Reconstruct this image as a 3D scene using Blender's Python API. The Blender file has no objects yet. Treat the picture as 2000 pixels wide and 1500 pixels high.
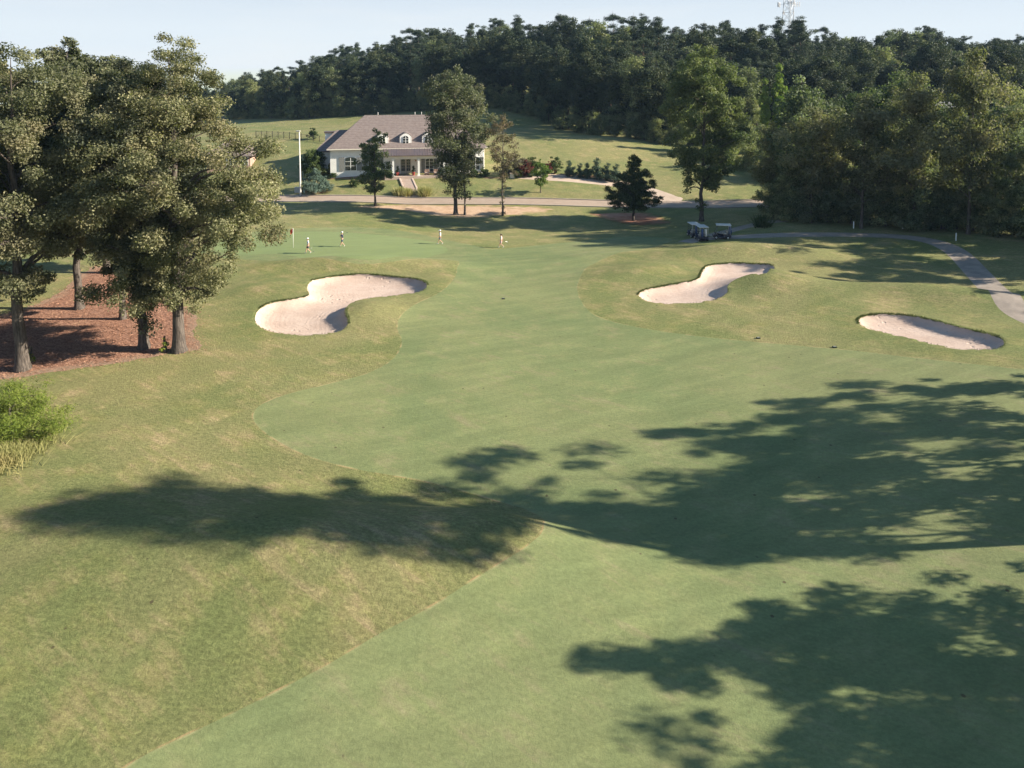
import bpy, bmesh, math, random
import numpy as np
from mathutils import Vector, Matrix, Quaternion
R = math.radians
C = bpy.context.scene
COL = C.collection
random.seed(7)

# ------------------------------------------------------------------ camera, sky, sun, exposure
PITCH, CAMH, FOC = 4.0, 20.0, 1413.0      # a levelled drone view: small tilt, lens shifted down
CY = 150 + FOC * math.tan(R(PITCH))           # image row of the optical axis in the 2000 x 1500 frame
cd = bpy.data.cameras.new('camera'); cam = bpy.data.objects.new('camera', cd); COL.objects.link(cam)
cam.location = (0, 0, CAMH); cam.rotation_euler = (R(90 - PITCH), 0, 0)
cd.sensor_width = 36; cd.lens = 36 * FOC / 2000; cd.clip_end = 3000; cd.shift_y = (CY - 750) / 2000
C.camera = cam
SUN_AZ, SUN_EL = 93.0, 27.5          # degrees clockwise from +Y, above the horizon
tosun = Vector((math.sin(R(SUN_AZ)) * math.cos(R(SUN_EL)), math.cos(R(SUN_AZ)) * math.cos(R(SUN_EL)), math.sin(R(SUN_EL))))
W = bpy.data.worlds.new('World'); C.world = W; W.use_nodes = True
wt = W.node_tree; bg = wt.nodes['Background']
sky = wt.nodes.new('ShaderNodeTexSky'); sky.sky_type = 'NISHITA'; sky.sun_disc = False
sky.sun_elevation = R(SUN_EL); sky.sun_rotation = R(SUN_AZ); sky.air_density = 1.0; sky.dust_density = .7; sky.ozone_density = 2.0
# the physical sky, held to the brightness of a pale clear sky, with faint high wisps
def wn(kind, **kw):
    n = wt.nodes.new('ShaderNode' + kind)
    for k, v in kw.items(): setattr(n, k, v)
    return n
geo = wn('TexCoord'); sep = wn('SeparateXYZ'); wt.links.new(geo.outputs['Generated'], sep.inputs[0])
el = wn('MapRange'); wt.links.new(sep.outputs[2], el.inputs[0]); el.inputs[1].default_value = .06; el.inputs[2].default_value = .42
lim = wn('Mix', data_type='RGBA'); wt.links.new(el.outputs[0], lim.inputs[0])
lim.inputs[6].default_value = (2.50, 2.76, 2.96, 1); lim.inputs[7].default_value = (.42, .95, 1.75, 1)
mp = wn('Mapping'); wt.links.new(geo.outputs['Generated'], mp.inputs[0]); mp.inputs['Scale'].default_value = (1.2, 1.2, 9)
wz = wn('TexNoise'); wt.links.new(mp.outputs[0], wz.inputs['Vector']); wz.inputs['Scale'].default_value = 2.2; wz.inputs['Detail'].default_value = 7
wr = wn('MapRange'); wt.links.new(wz.outputs[0], wr.inputs[0]); wr.inputs[1].default_value = .48; wr.inputs[2].default_value = .78; wr.inputs[4].default_value = .6
cl = wn('Mix', data_type='RGBA'); wt.links.new(wr.outputs[0], cl.inputs[0]); wt.links.new(lim.outputs[2], cl.inputs[6]); cl.inputs[7].default_value = (2.8, 2.9, 2.95, 1)
dk = wn('Mix', data_type='RGBA', blend_type='DARKEN'); dk.inputs[0].default_value = 1
wt.links.new(sky.outputs[0], dk.inputs[6]); wt.links.new(cl.outputs[2], dk.inputs[7])
wt.links.new(dk.outputs[2], bg.inputs[0]); bg.inputs[1].default_value = 0.113
sl = bpy.data.lights.new('sun', 'SUN'); sl.energy = 4.9; sl.angle = R(0.55); sl.color = (1.0, 0.91, 0.74)
so = bpy.data.objects.new('sun', sl); COL.objects.link(so); so.rotation_euler = tosun.to_track_quat('Z', 'Y').to_euler()
C.view_settings.view_transform = 'Standard'; C.view_settings.look = 'None'
C.view_settings.exposure = 1.5; C.view_settings.gamma = 1
C.cycles.max_bounces = 6; C.cycles.diffuse_bounces = 3; C.cycles.glossy_bounces = 2
C.cycles.transmission_bounces = 4; C.cycles.transparent_max_bounces = 6
C.render.resolution_x, C.render.resolution_y = 1024, 768

# ------------------------------------------------------------------ small helpers
SP, CP = math.sin(R(PITCH)), math.cos(R(PITCH))
def ray(px, py):
    u, v = (px - 1000) / FOC, (CY - py) / FOC
    return u, CP + v * SP, -SP + v * CP
def at_z(px, py, z):
    x, y, dz = ray(px, py); t = (z - CAMH) / dz
    return (x * t, y * t, z)

def tag(o, label=None, cat=None, group=None, kind=None):
    if label: o['label'] = label
    if cat: o['category'] = cat
    if group: o['group'] = group
    if kind: o['kind'] = kind
    return o
def empty(name, loc, label, cat, group=None, rz=0.0):
    o = bpy.data.objects.new(name, None); COL.objects.link(o); o.location = loc; o.rotation_euler = (0, 0, rz)
    o.empty_display_size = .3
    return tag(o, label, cat, group)
def copy_tree(o, parent=None):
    c = o.copy(); COL.objects.link(c)
    if parent: c.parent = parent
    for ch in [k for k in o.children]: copy_tree(ch, c)
    return c

class MB:
    def __init__(s): s.v = []; s.f = []; s.sm = []
    def add(s, vs, fs, smooth=False):
        b = len(s.v); s.v += [tuple(p) for p in vs]; s.f += [tuple(i + b for i in f) for f in fs]; s.sm += [smooth] * len(fs); return s
    def box(s, x0, y0, z0, x1, y1, z1, M=None):
        vs = [Vector(p) for p in ((x0,y0,z0),(x1,y0,z0),(x1,y1,z0),(x0,y1,z0),(x0,y0,z1),(x1,y0,z1),(x1,y1,z1),(x0,y1,z1))]
        if M: vs = [M @ p for p in vs]
        return s.add(vs, [(3,2,1,0),(4,5,6,7),(0,1,5,4),(1,2,6,5),(2,3,7,6),(3,0,4,7)])
    def tube(s, pts, rad, n=8, cap=True, smooth=True):
        pts = [Vector(p) for p in pts]
        if not hasattr(rad, '__len__'): rad = [rad] * len(pts)
        vs = []; up = Vector((0, 0, 1))
        ref = None
        for i, p in enumerate(pts):
            d = (pts[min(i + 1, len(pts) - 1)] - pts[max(i - 1, 0)])
            d = d.normalized() if d.length > 1e-9 else up
            if ref is None: ref = d.orthogonal().normalized()
            a = (ref - d * ref.dot(d)); a = a.normalized() if a.length > 1e-6 else d.orthogonal().normalized(); ref = a
            b = d.cross(a)
            for k in range(n):
                t = 2 * math.pi * k / n; vs.append(p + (a * math.cos(t) + b * math.sin(t)) * rad[i])
        fs = []
        for i in range(len(pts) - 1):
            for k in range(n):
                k2 = (k + 1) % n; fs.append((i*n+k, i*n+k2, (i+1)*n+k2, (i+1)*n+k))
        s.add(vs, fs, smooth)
        if cap:
            b = len(s.v) - len(vs)
            s.f.append(tuple(b + k for k in reversed(range(n)))); s.f.append(tuple(b + (len(pts)-1)*n + k for k in range(n))); s.sm += [False, False]
        return s
    def lathe(s, prof, n=16, M=None, smooth=True):
        vs = []
        for r, z in prof:
            for k in range(n):
                t = 2 * math.pi * k / n; p = Vector((r*math.cos(t), r*math.sin(t), z)); vs.append(M @ p if M else p)
        fs = [(i*n+k, i*n+(k+1)%n, (i+1)*n+(k+1)%n, (i+1)*n+k) for i in range(len(prof)-1) for k in range(n)]
        fs.append(tuple(reversed(range(n)))); fs.append(tuple((len(prof)-1)*n + k for k in range(n)))
        return s.add(vs, fs, smooth)
    def prism(s, outline, d0, d1, M=None):          # outline in local XZ, extruded along Y
        n = len(outline); vs = [Vector((x, d0, z)) for x, z in outline] + [Vector((x, d1, z)) for x, z in outline]
        if M: vs = [M @ p for p in vs]
        fs = [tuple(range(n)), tuple(reversed(range(n, 2*n)))] + [(i, i+n, (i+1)%n+n, (i+1)%n) for i in range(n)]
        return s.add(vs, fs)
    def mesh(s, name, mat):
        m = bpy.data.meshes.new(name); m.from_pydata([tuple(p) for p in s.v], [], s.f); m.validate(); m.update()
        if len(m.polygons) == len(s.sm): m.polygons.foreach_set('use_smooth', s.sm)
        bm = bmesh.new(); bm.from_mesh(m); bmesh.ops.recalc_face_normals(bm, faces=bm.faces); bm.to_mesh(m); bm.free()
        if mat: m.materials.append(mat)
        return m
    def build(s, name, mat, parent=None, label=None, bevel=0):
        o = bpy.data.objects.new(name, s.mesh(name, mat)); COL.objects.link(o)
        if parent: o.parent = parent
        if label: o['label'] = label
        if bevel:
            b = o.modifiers.new('bevel', 'BEVEL'); b.width = bevel; b.segments = 2; b.limit_method = 'ANGLE'
        return o

# ------------------------------------------------------------------ materials
class NT:
    def __init__(s, name):
        s.m = bpy.data.materials.new(name); s.m.use_nodes = True; s.t = s.m.node_tree
        s.b = s.t.nodes['Principled BSDF']; s.out = s.t.nodes['Material Output']
    def n(s, kind, **kw):
        nd = s.t.nodes.new('ShaderNode' + kind)
        for k, v in kw.items(): setattr(nd, k, v)
        return nd
    def l(s, a, b): s.t.links.new(a, b)
    def put(s, sock, v):
        if hasattr(v, 'is_output') or isinstance(v, bpy.types.NodeSocket): s.l(v, sock)
        elif hasattr(v, '__len__') and len(v) == 3 and sock.type == 'RGBA': sock.default_value = (*v, 1)
        else: sock.default_value = v
    def pos(s):
        if not hasattr(s, '_p'): s._p = s.n('NewGeometry').outputs['Position']
        return s._p
    def objc(s):
        if not hasattr(s, '_o'): s._o = s.n('TexCoord').outputs['Object']
        return s._o
    def mapped(s, vec, scale=(1,1,1), rot=(0,0,0)):
        # rotate first, then stretch, so the scale acts along the rotated axes
        a = s.n('Mapping', vector_type='POINT'); s.l(vec, a.inputs[0]); a.inputs['Rotation'].default_value = rot
        b = s.n('Mapping', vector_type='POINT'); s.l(a.outputs[0], b.inputs[0]); b.inputs['Scale'].default_value = scale
        return b.outputs[0]
    def noise(s, vec, scale, detail=3, rough=.55, dist=0):
        a = s.n('TexNoise'); s.l(vec, a.inputs['Vector']); a.inputs['Scale'].default_value = scale
        a.inputs['Detail'].default_value = detail; a.inputs['Roughness'].default_value = rough; a.inputs['Distortion'].default_value = dist
        return a.outputs[0]
    def ramp(s, f, lo, hi, a=0., b=1.):
        r = s.n('MapRange', interpolation_type='SMOOTHSTEP'); s.l(f, r.inputs[0])
        for i, v in zip((1, 2, 3, 4), (lo, hi, a, b)): r.inputs[i].default_value = v
        return r.outputs[0]
    def mix(s, f, a, b, mode='MIX'):
        m = s.n('Mix', data_type='RGBA', blend_type=mode); s.put(m.inputs[0], f); s.put(m.inputs[6], a); s.put(m.inputs[7], b); return m.outputs[2]
    def math(s, op, a, b=0.):
        m = s.n('Math', operation=op); s.put(m.inputs[0], a); s.put(m.inputs[1], b); return m.outputs[0]
    def bump(s, h, dist, strength=1.):
        b = s.n('Bump'); s.l(h, b.inputs['Height']); b.inputs['Distance'].default_value = dist; b.inputs['Strength'].default_value = strength
        s.l(b.outputs[0], s.b.inputs['Normal'])
    def base(s, col, rough=.8, spec=.3, metal=0.):
        s.put(s.b.inputs['Base Color'], col); s.b.inputs['Roughness'].default_value = rough
        s.b.inputs['Specular IOR Level'].default_value = spec; s.b.inputs['Metallic'].default_value = metal
        return s

def simple(name, col, rough=.6, spec=.4, metal=0., var=.12, sc=3., bump=0.):
    k = NT(name); v = k.noise(k.objc(), sc, 4)
    c = k.mix(k.ramp(v, .3, .7), [x*(1-var) for x in col], [min(1, x*(1+var)) for x in col])
    k.base(c, rough, spec, metal)
    if bump: k.bump(k.noise(k.objc(), sc*8, 4), bump)
    return k.m

def attr(k, name):
    a = k.n('Attribute', attribute_name=name); return a.outputs['Fac']

def grass_mat(name, g1, g2, tan, tan_lo, tan_hi, grain, bump_d, stripe=0., streak_rot=R(35), line=None, yellow=(.2,.2,.06)):
    k = NT(name); p = k.pos()
    big = k.noise(p, .07, 4, .6, .6); mid = k.noise(p, .45, 4, .6)
    strk = k.noise(k.mapped(p, (.22, 1.5, 1), (0, 0, streak_rot)), 1.5, 6, .65, .8)
    strk2 = k.noise(k.mapped(p, (.3, 1.9, 1), (0, 0, -streak_rot*.6)), .5, 5, .65)
    c = k.mix(k.ramp(big, .36, .64), g1, g2)
    c = k.mix(k.math('MULTIPLY', k.ramp(mid, .42, .72), .55), c, yellow)
    pat = k.math('MULTIPLY', k.ramp(k.math('ADD', k.math('MULTIPLY', strk, .5), k.math('MULTIPLY', mid, .5)), tan_lo, tan_hi), k.ramp(big, .3, .6, .35, 1.))
    c = k.mix(pat, c, tan)
    if stripe:
        w = k.n('TexWave', wave_type='BANDS', bands_direction='X'); k.l(k.mapped(p, (1,1,1), (0,0,R(-32))), w.inputs[0])
        w.inputs['Scale'].default_value = .075; w.inputs['Distortion'].default_value = 2.5; w.inputs['Detail'].default_value = 2
        s2 = k.mix(k.ramp(strk2, .35, .7), (1-stripe,)*3, (1+stripe*.6,)*3)
        c = k.mix(1., c, s2, 'MULTIPLY'); c = k.mix(k.math('MULTIPLY', k.ramp(w.outputs['Fac'], .2, .8), stripe*.6), c, k.mix(.5, c, tan))
    tuft = k.noise(k.mapped(p, (1, 2.2, 1), (0, 0, R(12))), 3.4, 4, .6)
    c = k.mix(1., c, k.mix(k.ramp(tuft, .35, .65), (1-grain*.7,)*3, (1+grain*.5,)*3), 'MULTIPLY')
    fine = k.noise(p, 7, 6, .75); vf = k.noise(p, 26, 3, .7)
    c = k.mix(1., c, k.mix(k.ramp(fine, .3, .7), (1-grain,)*3, (1+grain,)*3), 'MULTIPLY')
    c = k.mix(1., c, k.mix(k.ramp(vf, .3, .7), (1-grain*.8,)*3, (1+grain*.8,)*3), 'MULTIPLY')
    # fallen leaves and divots: scattered small dark specks
    vo = k.n('TexVoronoi'); k.l(p, vo.inputs['Vector']); vo.inputs['Scale'].default_value = .95
    spk = k.math('MULTIPLY', k.ramp(vo.outputs['Distance'], .05, .085, 1, 0), k.ramp(k.noise(p, .8, 2), .52, .56))
    c = k.mix(k.math('MULTIPLY', spk, .75), c, (.06, .04, .025))
    vo2 = k.n('TexVoronoi'); k.l(k.mapped(p, (1, 1.4, 1), (0, 0, .7)), vo2.inputs['Vector']); vo2.inputs['Scale'].default_value = 2.1
    spk2 = k.math('MULTIPLY', k.ramp(vo2.outputs['Distance'], .035, .07, 1, 0), k.ramp(k.noise(p, .33, 3), .5, .6))
    c = k.mix(k.math('MULTIPLY', spk2, .6), c, (.09, .06, .035))
    if line:
        e = k.math('ABSOLUTE', attr(k, 'edge')); wob = k.noise(p, 1.1, 3)
        f = k.math('MULTIPLY', k.ramp(e, .03, .10, 1, 0), k.ramp(wob, .42, .66, .0, .75))
        c = k.mix(f, c, line)
    k.base(c, .85, .18)
    h = k.math('ADD', k.math('MULTIPLY', fine, 1.), k.math('MULTIPLY', vf, .5))
    k.bump(h, bump_d)
    return k.m
M = {}
M['rough'] = grass_mat('rough_grass', (.135,.155,.055), (.195,.185,.080), (.32,.245,.14), .475, .70, .22, .085, stripe=.07, line=(.36,.25,.13), yellow=(.205,.195,.062))
M['fairway'] = grass_mat('fairway_grass', (.130,.160,.068), (.165,.182,.080), (.215,.19,.11), .50, .72, .11, .022, stripe=.11, line=(.26,.24,.12), yellow=(.190,.205,.085))
M['green'] = grass_mat('green_grass', (.150,.190,.080), (.165,.200,.086), (.2,.22,.1), .6, .8, .04, .008, stripe=.06, line=(.12,.16,.06), yellow=(.175,.212,.085))
def sand_mat():
    k = NT('bunker_sand'); p = k.pos()
    c = k.mix(k.ramp(k.noise(p, .5, 4), .3, .7), (.40,.30,.25), (.465,.362,.308))
    c = k.mix(k.math('MULTIPLY', k.ramp(k.noise(p, 3, 5, .7), .5, .75), .35), c, (.39,.285,.23))
    k.base(c, .9, .15)
    w = k.n('TexWave', wave_type='BANDS'); k.l(p, w.inputs[0]); w.inputs['Scale'].default_value = 1.6; w.inputs['Distortion'].default_value = 9; w.inputs['Detail'].default_value = 3
    rk = k.math('SINE', k.math('MULTIPLY', k.math('ADD', attr(k, 'edge'), k.math('MULTIPLY', k.noise(p, .5, 3), .5)), 17.))
    ft = k.n('TexVoronoi'); k.l(p, ft.inputs['Vector']); ft.inputs['Scale'].default_value = 1.7
    fm = k.math('MULTIPLY', k.ramp(ft.outputs['Distance'], .1, .28, 1, 0), k.ramp(k.noise(p, .35, 2), .52, .6))
    k.bump(k.math('SUBTRACT', k.math('ADD', k.math('MULTIPLY', rk, .045), k.noise(p, 2.5, 5, .7)), k.math('MULTIPLY', fm, .9)), .05)
    return k.m
M['sand'] = sand_mat()
def straw_mat():
    k = NT('pine_straw'); p = k.pos()
    a = k.noise(k.mapped(p, (.6,3,1), (0,0,.5)), 3.2, 5, .75, 1.2); b = k.noise(k.mapped(p, (3,.6,1), (0,0,.9)), 2.6, 5, .75, 1.5)
    c = k.mix(k.ramp(a, .35, .65), (.135,.060,.040), (.37,.20,.14))
    c = k.mix(k.ramp(b, .52, .7), c, (.46,.29,.22))
    e = attr(k, 'edge'); f = k.ramp(k.math('ADD', e, k.math('MULTIPLY', k.noise(p, .9, 4), 1.6)), -.4, .9)
    c = k.mix(f, c, (.30,.21,.15))
    k.base(c, .9, .15); k.bump(k.math('ADD', a, b), .10); return k.m
M['straw'] = straw_mat()
def dirt_mat(name, a, b, g):
    k = NT(name); p = k.pos(); n = k.noise(p, .6, 6, .7); n2 = k.noise(p, .22, 4, .6)
    c = k.mix(k.ramp(n, .35, .65), a, b)
    e = attr(k, 'edge'); f = k.ramp(k.math('ADD', e, k.math('MULTIPLY', k.math('SUBTRACT', k.noise(k.mapped(p,(.35,1.2,1)), .9, 5, .7), .5), 6.)), -1.6, .3)
    c = k.mix(f, c, g); k.base(c, .95, .1); k.bump(n, .12); return k.m
M['dirt'] = dirt_mat('bare_dirt', (.36,.235,.155), (.45,.315,.22), (.15,.155,.05))
M['red_dirt'] = dirt_mat('red_clay', (.30,.13,.085), (.38,.21,.14), (.12,.13,.045))
M['mulch'] = dirt_mat('garden_mulch', (.16,.085,.06), (.24,.15,.11), (.15,.155,.05))
def pave_mat(name, a, b, sc=.8):
    k = NT(name); p = k.pos(); n = k.noise(p, sc, 5, .65); f = k.noise(p, 30, 3)
    c = k.mix(k.ramp(n, .3, .7), a, b); c = k.mix(1., c, k.mix(f, (.85,)*3, (1.12,)*3), 'MULTIPLY')
    k.base(c, .85, .25); k.bump(f, .006); return k.m
M['road'] = pave_mat('road_asphalt', (.28,.212,.165), (.33,.252,.20))
M['drive'] = pave_mat('driveway_concrete', (.40,.305,.24), (.46,.36,.285))
M['path'] = pave_mat('path_concrete', (.20,.168,.143), (.285,.238,.203))
M['kerb'] = pave_mat('kerb_concrete', (.30,.26,.22), (.36,.31,.265))

def leaf_mat(name, dark, lite, dry, rough=.65, spec=.14, trans=.36, dry_amt=.5):
    k = NT(name); t = attr(k, 'tint'); r = k.n('ObjectInfo').outputs['Random']
    c = k.mix(t, dark, lite)
    p = k.n('TexCoord').outputs['Object']
    c = k.mix(k.math('MULTIPLY', k.ramp(k.noise(p, .35, 3), .45, .72), dry_amt), c, dry)
    c = k.mix(1., c, k.mix(r, (.70,.75,.80), (1.3,1.22,1.1)), 'MULTIPLY')
    k.base(c, rough, spec)
    tr = k.n('BsdfTranslucent'); k.l(k.mix(1., c, (1.1,1.25,.6), 'MULTIPLY'), tr.inputs[0])
    ms = k.n('MixShader'); ms.inputs[0].default_value = trans
    k.l(k.b.outputs[0], ms.inputs[1]); k.l(tr.outputs[0], ms.inputs[2]); k.l(ms.outputs[0], k.out.inputs[0])
    return k.m
M['oak_leaf'] = leaf_mat('oak_leaf', (.060,.072,.036), (.262,.262,.165), (.30,.25,.17))
M['wood_leaf'] = leaf_mat('wood_leaf', (.056,.080,.038), (.305,.335,.19), (.32,.29,.185))
M['gum_leaf'] = leaf_mat('gum_leaf', (.044,.070,.032), (.155,.185,.092), (.17,.17,.09), dry_amt=.3)
M['hill_leaf'] = leaf_mat('hill_leaf', (.018,.032,.020), (.080,.098,.050), (.115,.105,.055), dry_amt=.4, spec=.15, trans=.2)
M['pine_leaf'] = leaf_mat('pine_leaf', (.014,.030,.020), (.065,.090,.050), (.07,.085,.045), dry_amt=.25, spec=.3, trans=.15)
M['cedar_leaf'] = leaf_mat('cedar_leaf', (.020,.036,.014), (.060,.075,.028), (.075,.065,.025), trans=.12, dry_amt=.4)
M['lime_leaf'] = leaf_mat('lime_leaf', (.12,.19,.03), (.25,.30,.06), (.28,.30,.09), dry_amt=.3)
M['bush_leaf'] = leaf_mat('bush_leaf', (.13,.18,.028), (.30,.33,.07), (.30,.31,.08), dry_amt=.35)
M['maple_leaf'] = leaf_mat('maple_leaf', (.07,.12,.03), (.17,.23,.055), (.2,.19,.06), dry_amt=.3)
M['spruce_leaf'] = leaf_mat('spruce_leaf', (.055,.095,.075), (.16,.215,.175), (.12,.16,.11), trans=.08, dry_amt=.4)
M['cypress_leaf'] = leaf_mat('cypress_leaf', (.035,.065,.045), (.09,.135,.10), (.08,.10,.06), trans=.08, dry_amt=.3)
M['shrub_leaf'] = leaf_mat('shrub_leaf', (.035,.060,.020), (.10,.13,.045), (.12,.12,.05))
M['yellow_leaf'] = leaf_mat('yellow_leaf', (.16,.16,.03), (.32,.28,.06), (.33,.2,.07), dry_amt=.5)
M['red_leaf'] = leaf_mat('red_leaf', (.12,.035,.035), (.24,.08,.07), (.2,.12,.07), dry_amt=.4)
M['grey_leaf'] = leaf_mat('grey_leaf', (.09,.08,.055), (.20,.17,.13), (.2,.14,.1), dry_amt=.6)
M['litter'] = leaf_mat('straw_needles', (.13,.06,.04), (.40,.23,.165), (.44,.30,.22), trans=.05, dry_amt=.5)
M['lip_leaf'] = leaf_mat('lip_leaf', (.07,.10,.03), (.17,.18,.07), (.2,.17,.08), trans=.2, dry_amt=.4)
M['reed_leaf'] = leaf_mat('reed_leaf', (.17,.18,.07), (.33,.32,.16), (.36,.29,.16), dry_amt=.6, trans=.3)
def bark_mat(name, a, b):
    k = NT(name); p = k.objc(); n = k.noise(k.mapped(p, (4,4,.6)), 2.4, 6, .7)
    k.base(k.mix(k.ramp(n, .35, .65), a, b), .9, .2); k.bump(n, .05); return k.m
M['bark'] = bark_mat('grey_bark', (.045,.037,.032), (.135,.112,.098))
M['pine_bark'] = bark_mat('pine_bark', (.11,.075,.055), (.23,.165,.125))

# ------------------------------------------------------------------ terrain
CT = [(-300,-60,0),(0,-60,0),(300,-60,5),(-60,5,.3),(0,8,0),(60,10,2),(-110,60,0),(-110,125,.5),(110,50,3.5),(330,60,6),(-330,120,0),
 (-150,330,0),(-200,250,0),(0,300,18),(60,300,20),(120,300,20),(180,250,16),(-60,320,12),(-100,320,5),(110,185,8.5),(90,140,4),(78,100,2.2),(200,120,9),
 (0,420,21),(150,420,21),(-250,430,0),(330,330,16),(-330,430,0),(330,470,18),(-60,126,-.2),(60,114.5,.1),(110,115,1.5)]
CT += [at_z(*c) for c in [(0,1480,.35),(1000,1500,0),(2000,1500,.2),(200,1150,.45),(1700,1150,0),(1000,960,-.35),(400,900,0),(1500,900,.05),(2000,880,1.2),
 (1000,740,0),(500,740,.25),(60,740,.2),(1500,740,.25),(2000,690,1.5),(560,640,.3),(1000,620,.1),(1400,620,.5),(1750,640,1.),(100,600,.1),
 (480,480,.3),(650,475,.3),(860,480,0),(200,490,.3),(1000,488,-.15),(1160,492,.1),(1370,469,.75),(1600,459,1.2),(1740,461,1.35),(1900,530,1.2),(1990,500,1.9),
 (1000,449,-1.3),(860,442,-1.),(1180,446,-1.2),(1370,445,-.4),(540,440,.2),(250,430,.3),(1480,437,.9),(560,388,-.25),(1000,393,-.35),(1400,399,-.35),(1000,416,-.8),(750,414,-.3),(1480,420,.3),
 (560,383,-.2),(800,384,-.2),(1000,385,-.2),(1200,387,-.2),(800,372,.45),(650,376,.2),(1000,374,.3),(650,340,2.1),(960,341,2.0),(810,356,1.25),(650,362,.85),(1000,362,.85),(1100,347,1.7),(1200,356,1.1),(1330,368,.7),(430,335,1.8),(560,310,3.8),(560,263,6.8),(480,262,6.2),
 (1150,310,3.6),(1300,318,3.0),(1150,276,5.3),(1290,296,4.1),(1020,285,5.2),(700,238,7.4),(590,255,6.2),(985,227,9.0),(1060,245,7.2),(1500,320,3.)]]
_P = np.array([c[:2] for c in CT], float); _Z = np.array([c[2] for c in CT], float)
def _tpsk(r2): return np.where(r2 > 1e-9, .5 * r2 * np.log(np.maximum(r2, 1e-9)), 0.)
_n = len(CT); _d = ((_P[:, None] - _P[None])**2).sum(-1)
_A = np.zeros((_n+3, _n+3)); _A[:_n, :_n] = _tpsk(_d) + np.eye(_n)*2.0; _A[:_n, _n] = 1; _A[:_n, _n+1:] = _P; _A[_n, :_n] = 1; _A[_n+1:, :_n] = _P.T
_w = np.linalg.solve(_A, np.concatenate([_Z, np.zeros(3)]))
def tps(x, y):
    x = np.asarray(x, float); y = np.asarray(y, float); z = _w[_n] + _w[_n+1]*x + _w[_n+2]*y
    for i in range(_n): z = z + _w[i]*_tpsk((x-_P[i,0])**2 + (y-_P[i,1])**2)
    return z
# local mounds: centre x, y, half-length, half-width, axis angle, height
MOUNDS = []
def mound(px, py, a, b, ang, h):
    x, y, _ = at_z(px, py, .4); MOUNDS.append((x, y, a, b, R(ang), h))
mound(620, 1090, 11, 3.4, -6, 1.45); mound(950, 1025, 5, 2.2, -15, .8)          # tongue of rough in the foreground
mound(880, 945, 8, 2.0, -8, -.55)
mound(700, 522, 11, 2.3, 3, 1.3); mound(850, 560, 3, 5, 0, .35); mound(720, 608, 2.6, 2.8, 0, .75); mound(540, 565, 4.5, 3.2, 0, .5)
mound(1440, 508, 8, 2.1, -4, 1.2); mound(1250, 535, 5, 3, 20, .75); mound(1500, 568, 4.5, 3, -8, 1.4); mound(1600, 520, 7, 4, 0, .4)
mound(1820, 598, 8, 2.3, -20, 1.2); mound(1640, 600, 4, 3, 0, .35)
mound(1180, 500, 6, 2.2, 8, .35)
MOUNDS.append((14, 158, 22, 11, 0., 1.9))                                          # the bright mown hill right of the house
_RC = [at_z(p, q, -.3)[:2] for p, q in ((560,388.5),(800,390.5),(1000,392.5),(1250,396),(1420,399))]
ROAD = [(-330,150),(-150,133),(-80,124.5)]+_RC+[(62,112.5),(110,113),(330,125)]
def H0(x, y):
    z = tps(x, y)
    yc = np.interp(x, [p[0] for p in ROAD], [p[1] for p in ROAD]); q = np.clip((np.abs(y-yc)-3.2)/3., 0, 1); w = 1-q*q*(3-2*q)
    z = z*(1-w)+w*tps(x, yc)
    for mx, my, a, b, t, h in MOUNDS:
        dx, dy = x-mx, y-my; u = dx*math.cos(t)+dy*math.sin(t); v = -dx*math.sin(t)+dy*math.cos(t)
        z = z + h*np.exp(-(u/a)**2-(v/b)**2)
    return z
_T = np.concatenate([np.arange(10, 140, .5), np.arange(140, 520, 2.)])
def ground_hit(px, py, h=H0):
    dx, dy, dz = ray(px, py); t = _T/dy
    g = CAMH + dz*t - h(dx*t, dy*t)
    k = np.argmax(g < 0) if (g < 0).any() else len(t)-1
    a, b = t[max(k-1, 0)], t[k]
    for _ in range(24):
        m = (a+b)/2
        if CAMH + dz*m - h(np.array([dx*m]), np.array([dy*m]))[0] < 0: b = m
        else: a = m
    return (dx*b, dy*b)

def smooth_loop(P, per=6, closed=True):
    P = [np.array(p, float) for p in P]; n = len(P); out = []
    rng = range(n) if closed else range(n-1)
    for i in rng:
        g = (lambda k: P[k % n]) if closed else (lambda k: P[min(max(k, 0), n-1)])
        p0, p1, p2, p3 = g(i-1), g(i), g(i+1), g(i+2)
        for s in range(per):
            t = s/per; out.append(.5*((2*p1)+(-p0+p2)*t+(2*p0-5*p1+4*p2-p3)*t*t+(-p0+3*p1-3*p2+p3)*t**3))
    if not closed: out.append(P[-1])
    return np.array(out)
def outline(pix, per=6, jit=0.):
    c = smooth_loop([ground_hit(*p) for p in pix], per)
    if jit:
        g_ = np.random.default_rng(len(pix)); c = c+g_.normal(0, jit, c.shape)
    return c
def strip(cl, hw, per=8):
    c = smooth_loop(cl, per, False); d = np.gradient(c, axis=0); d /= np.linalg.norm(d, axis=1)[:, None]; nrm = np.stack([-d[:,1], d[:,0]], 1)
    return np.concatenate([c+nrm*hw, (c-nrm*hw)[::-1]])
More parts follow.
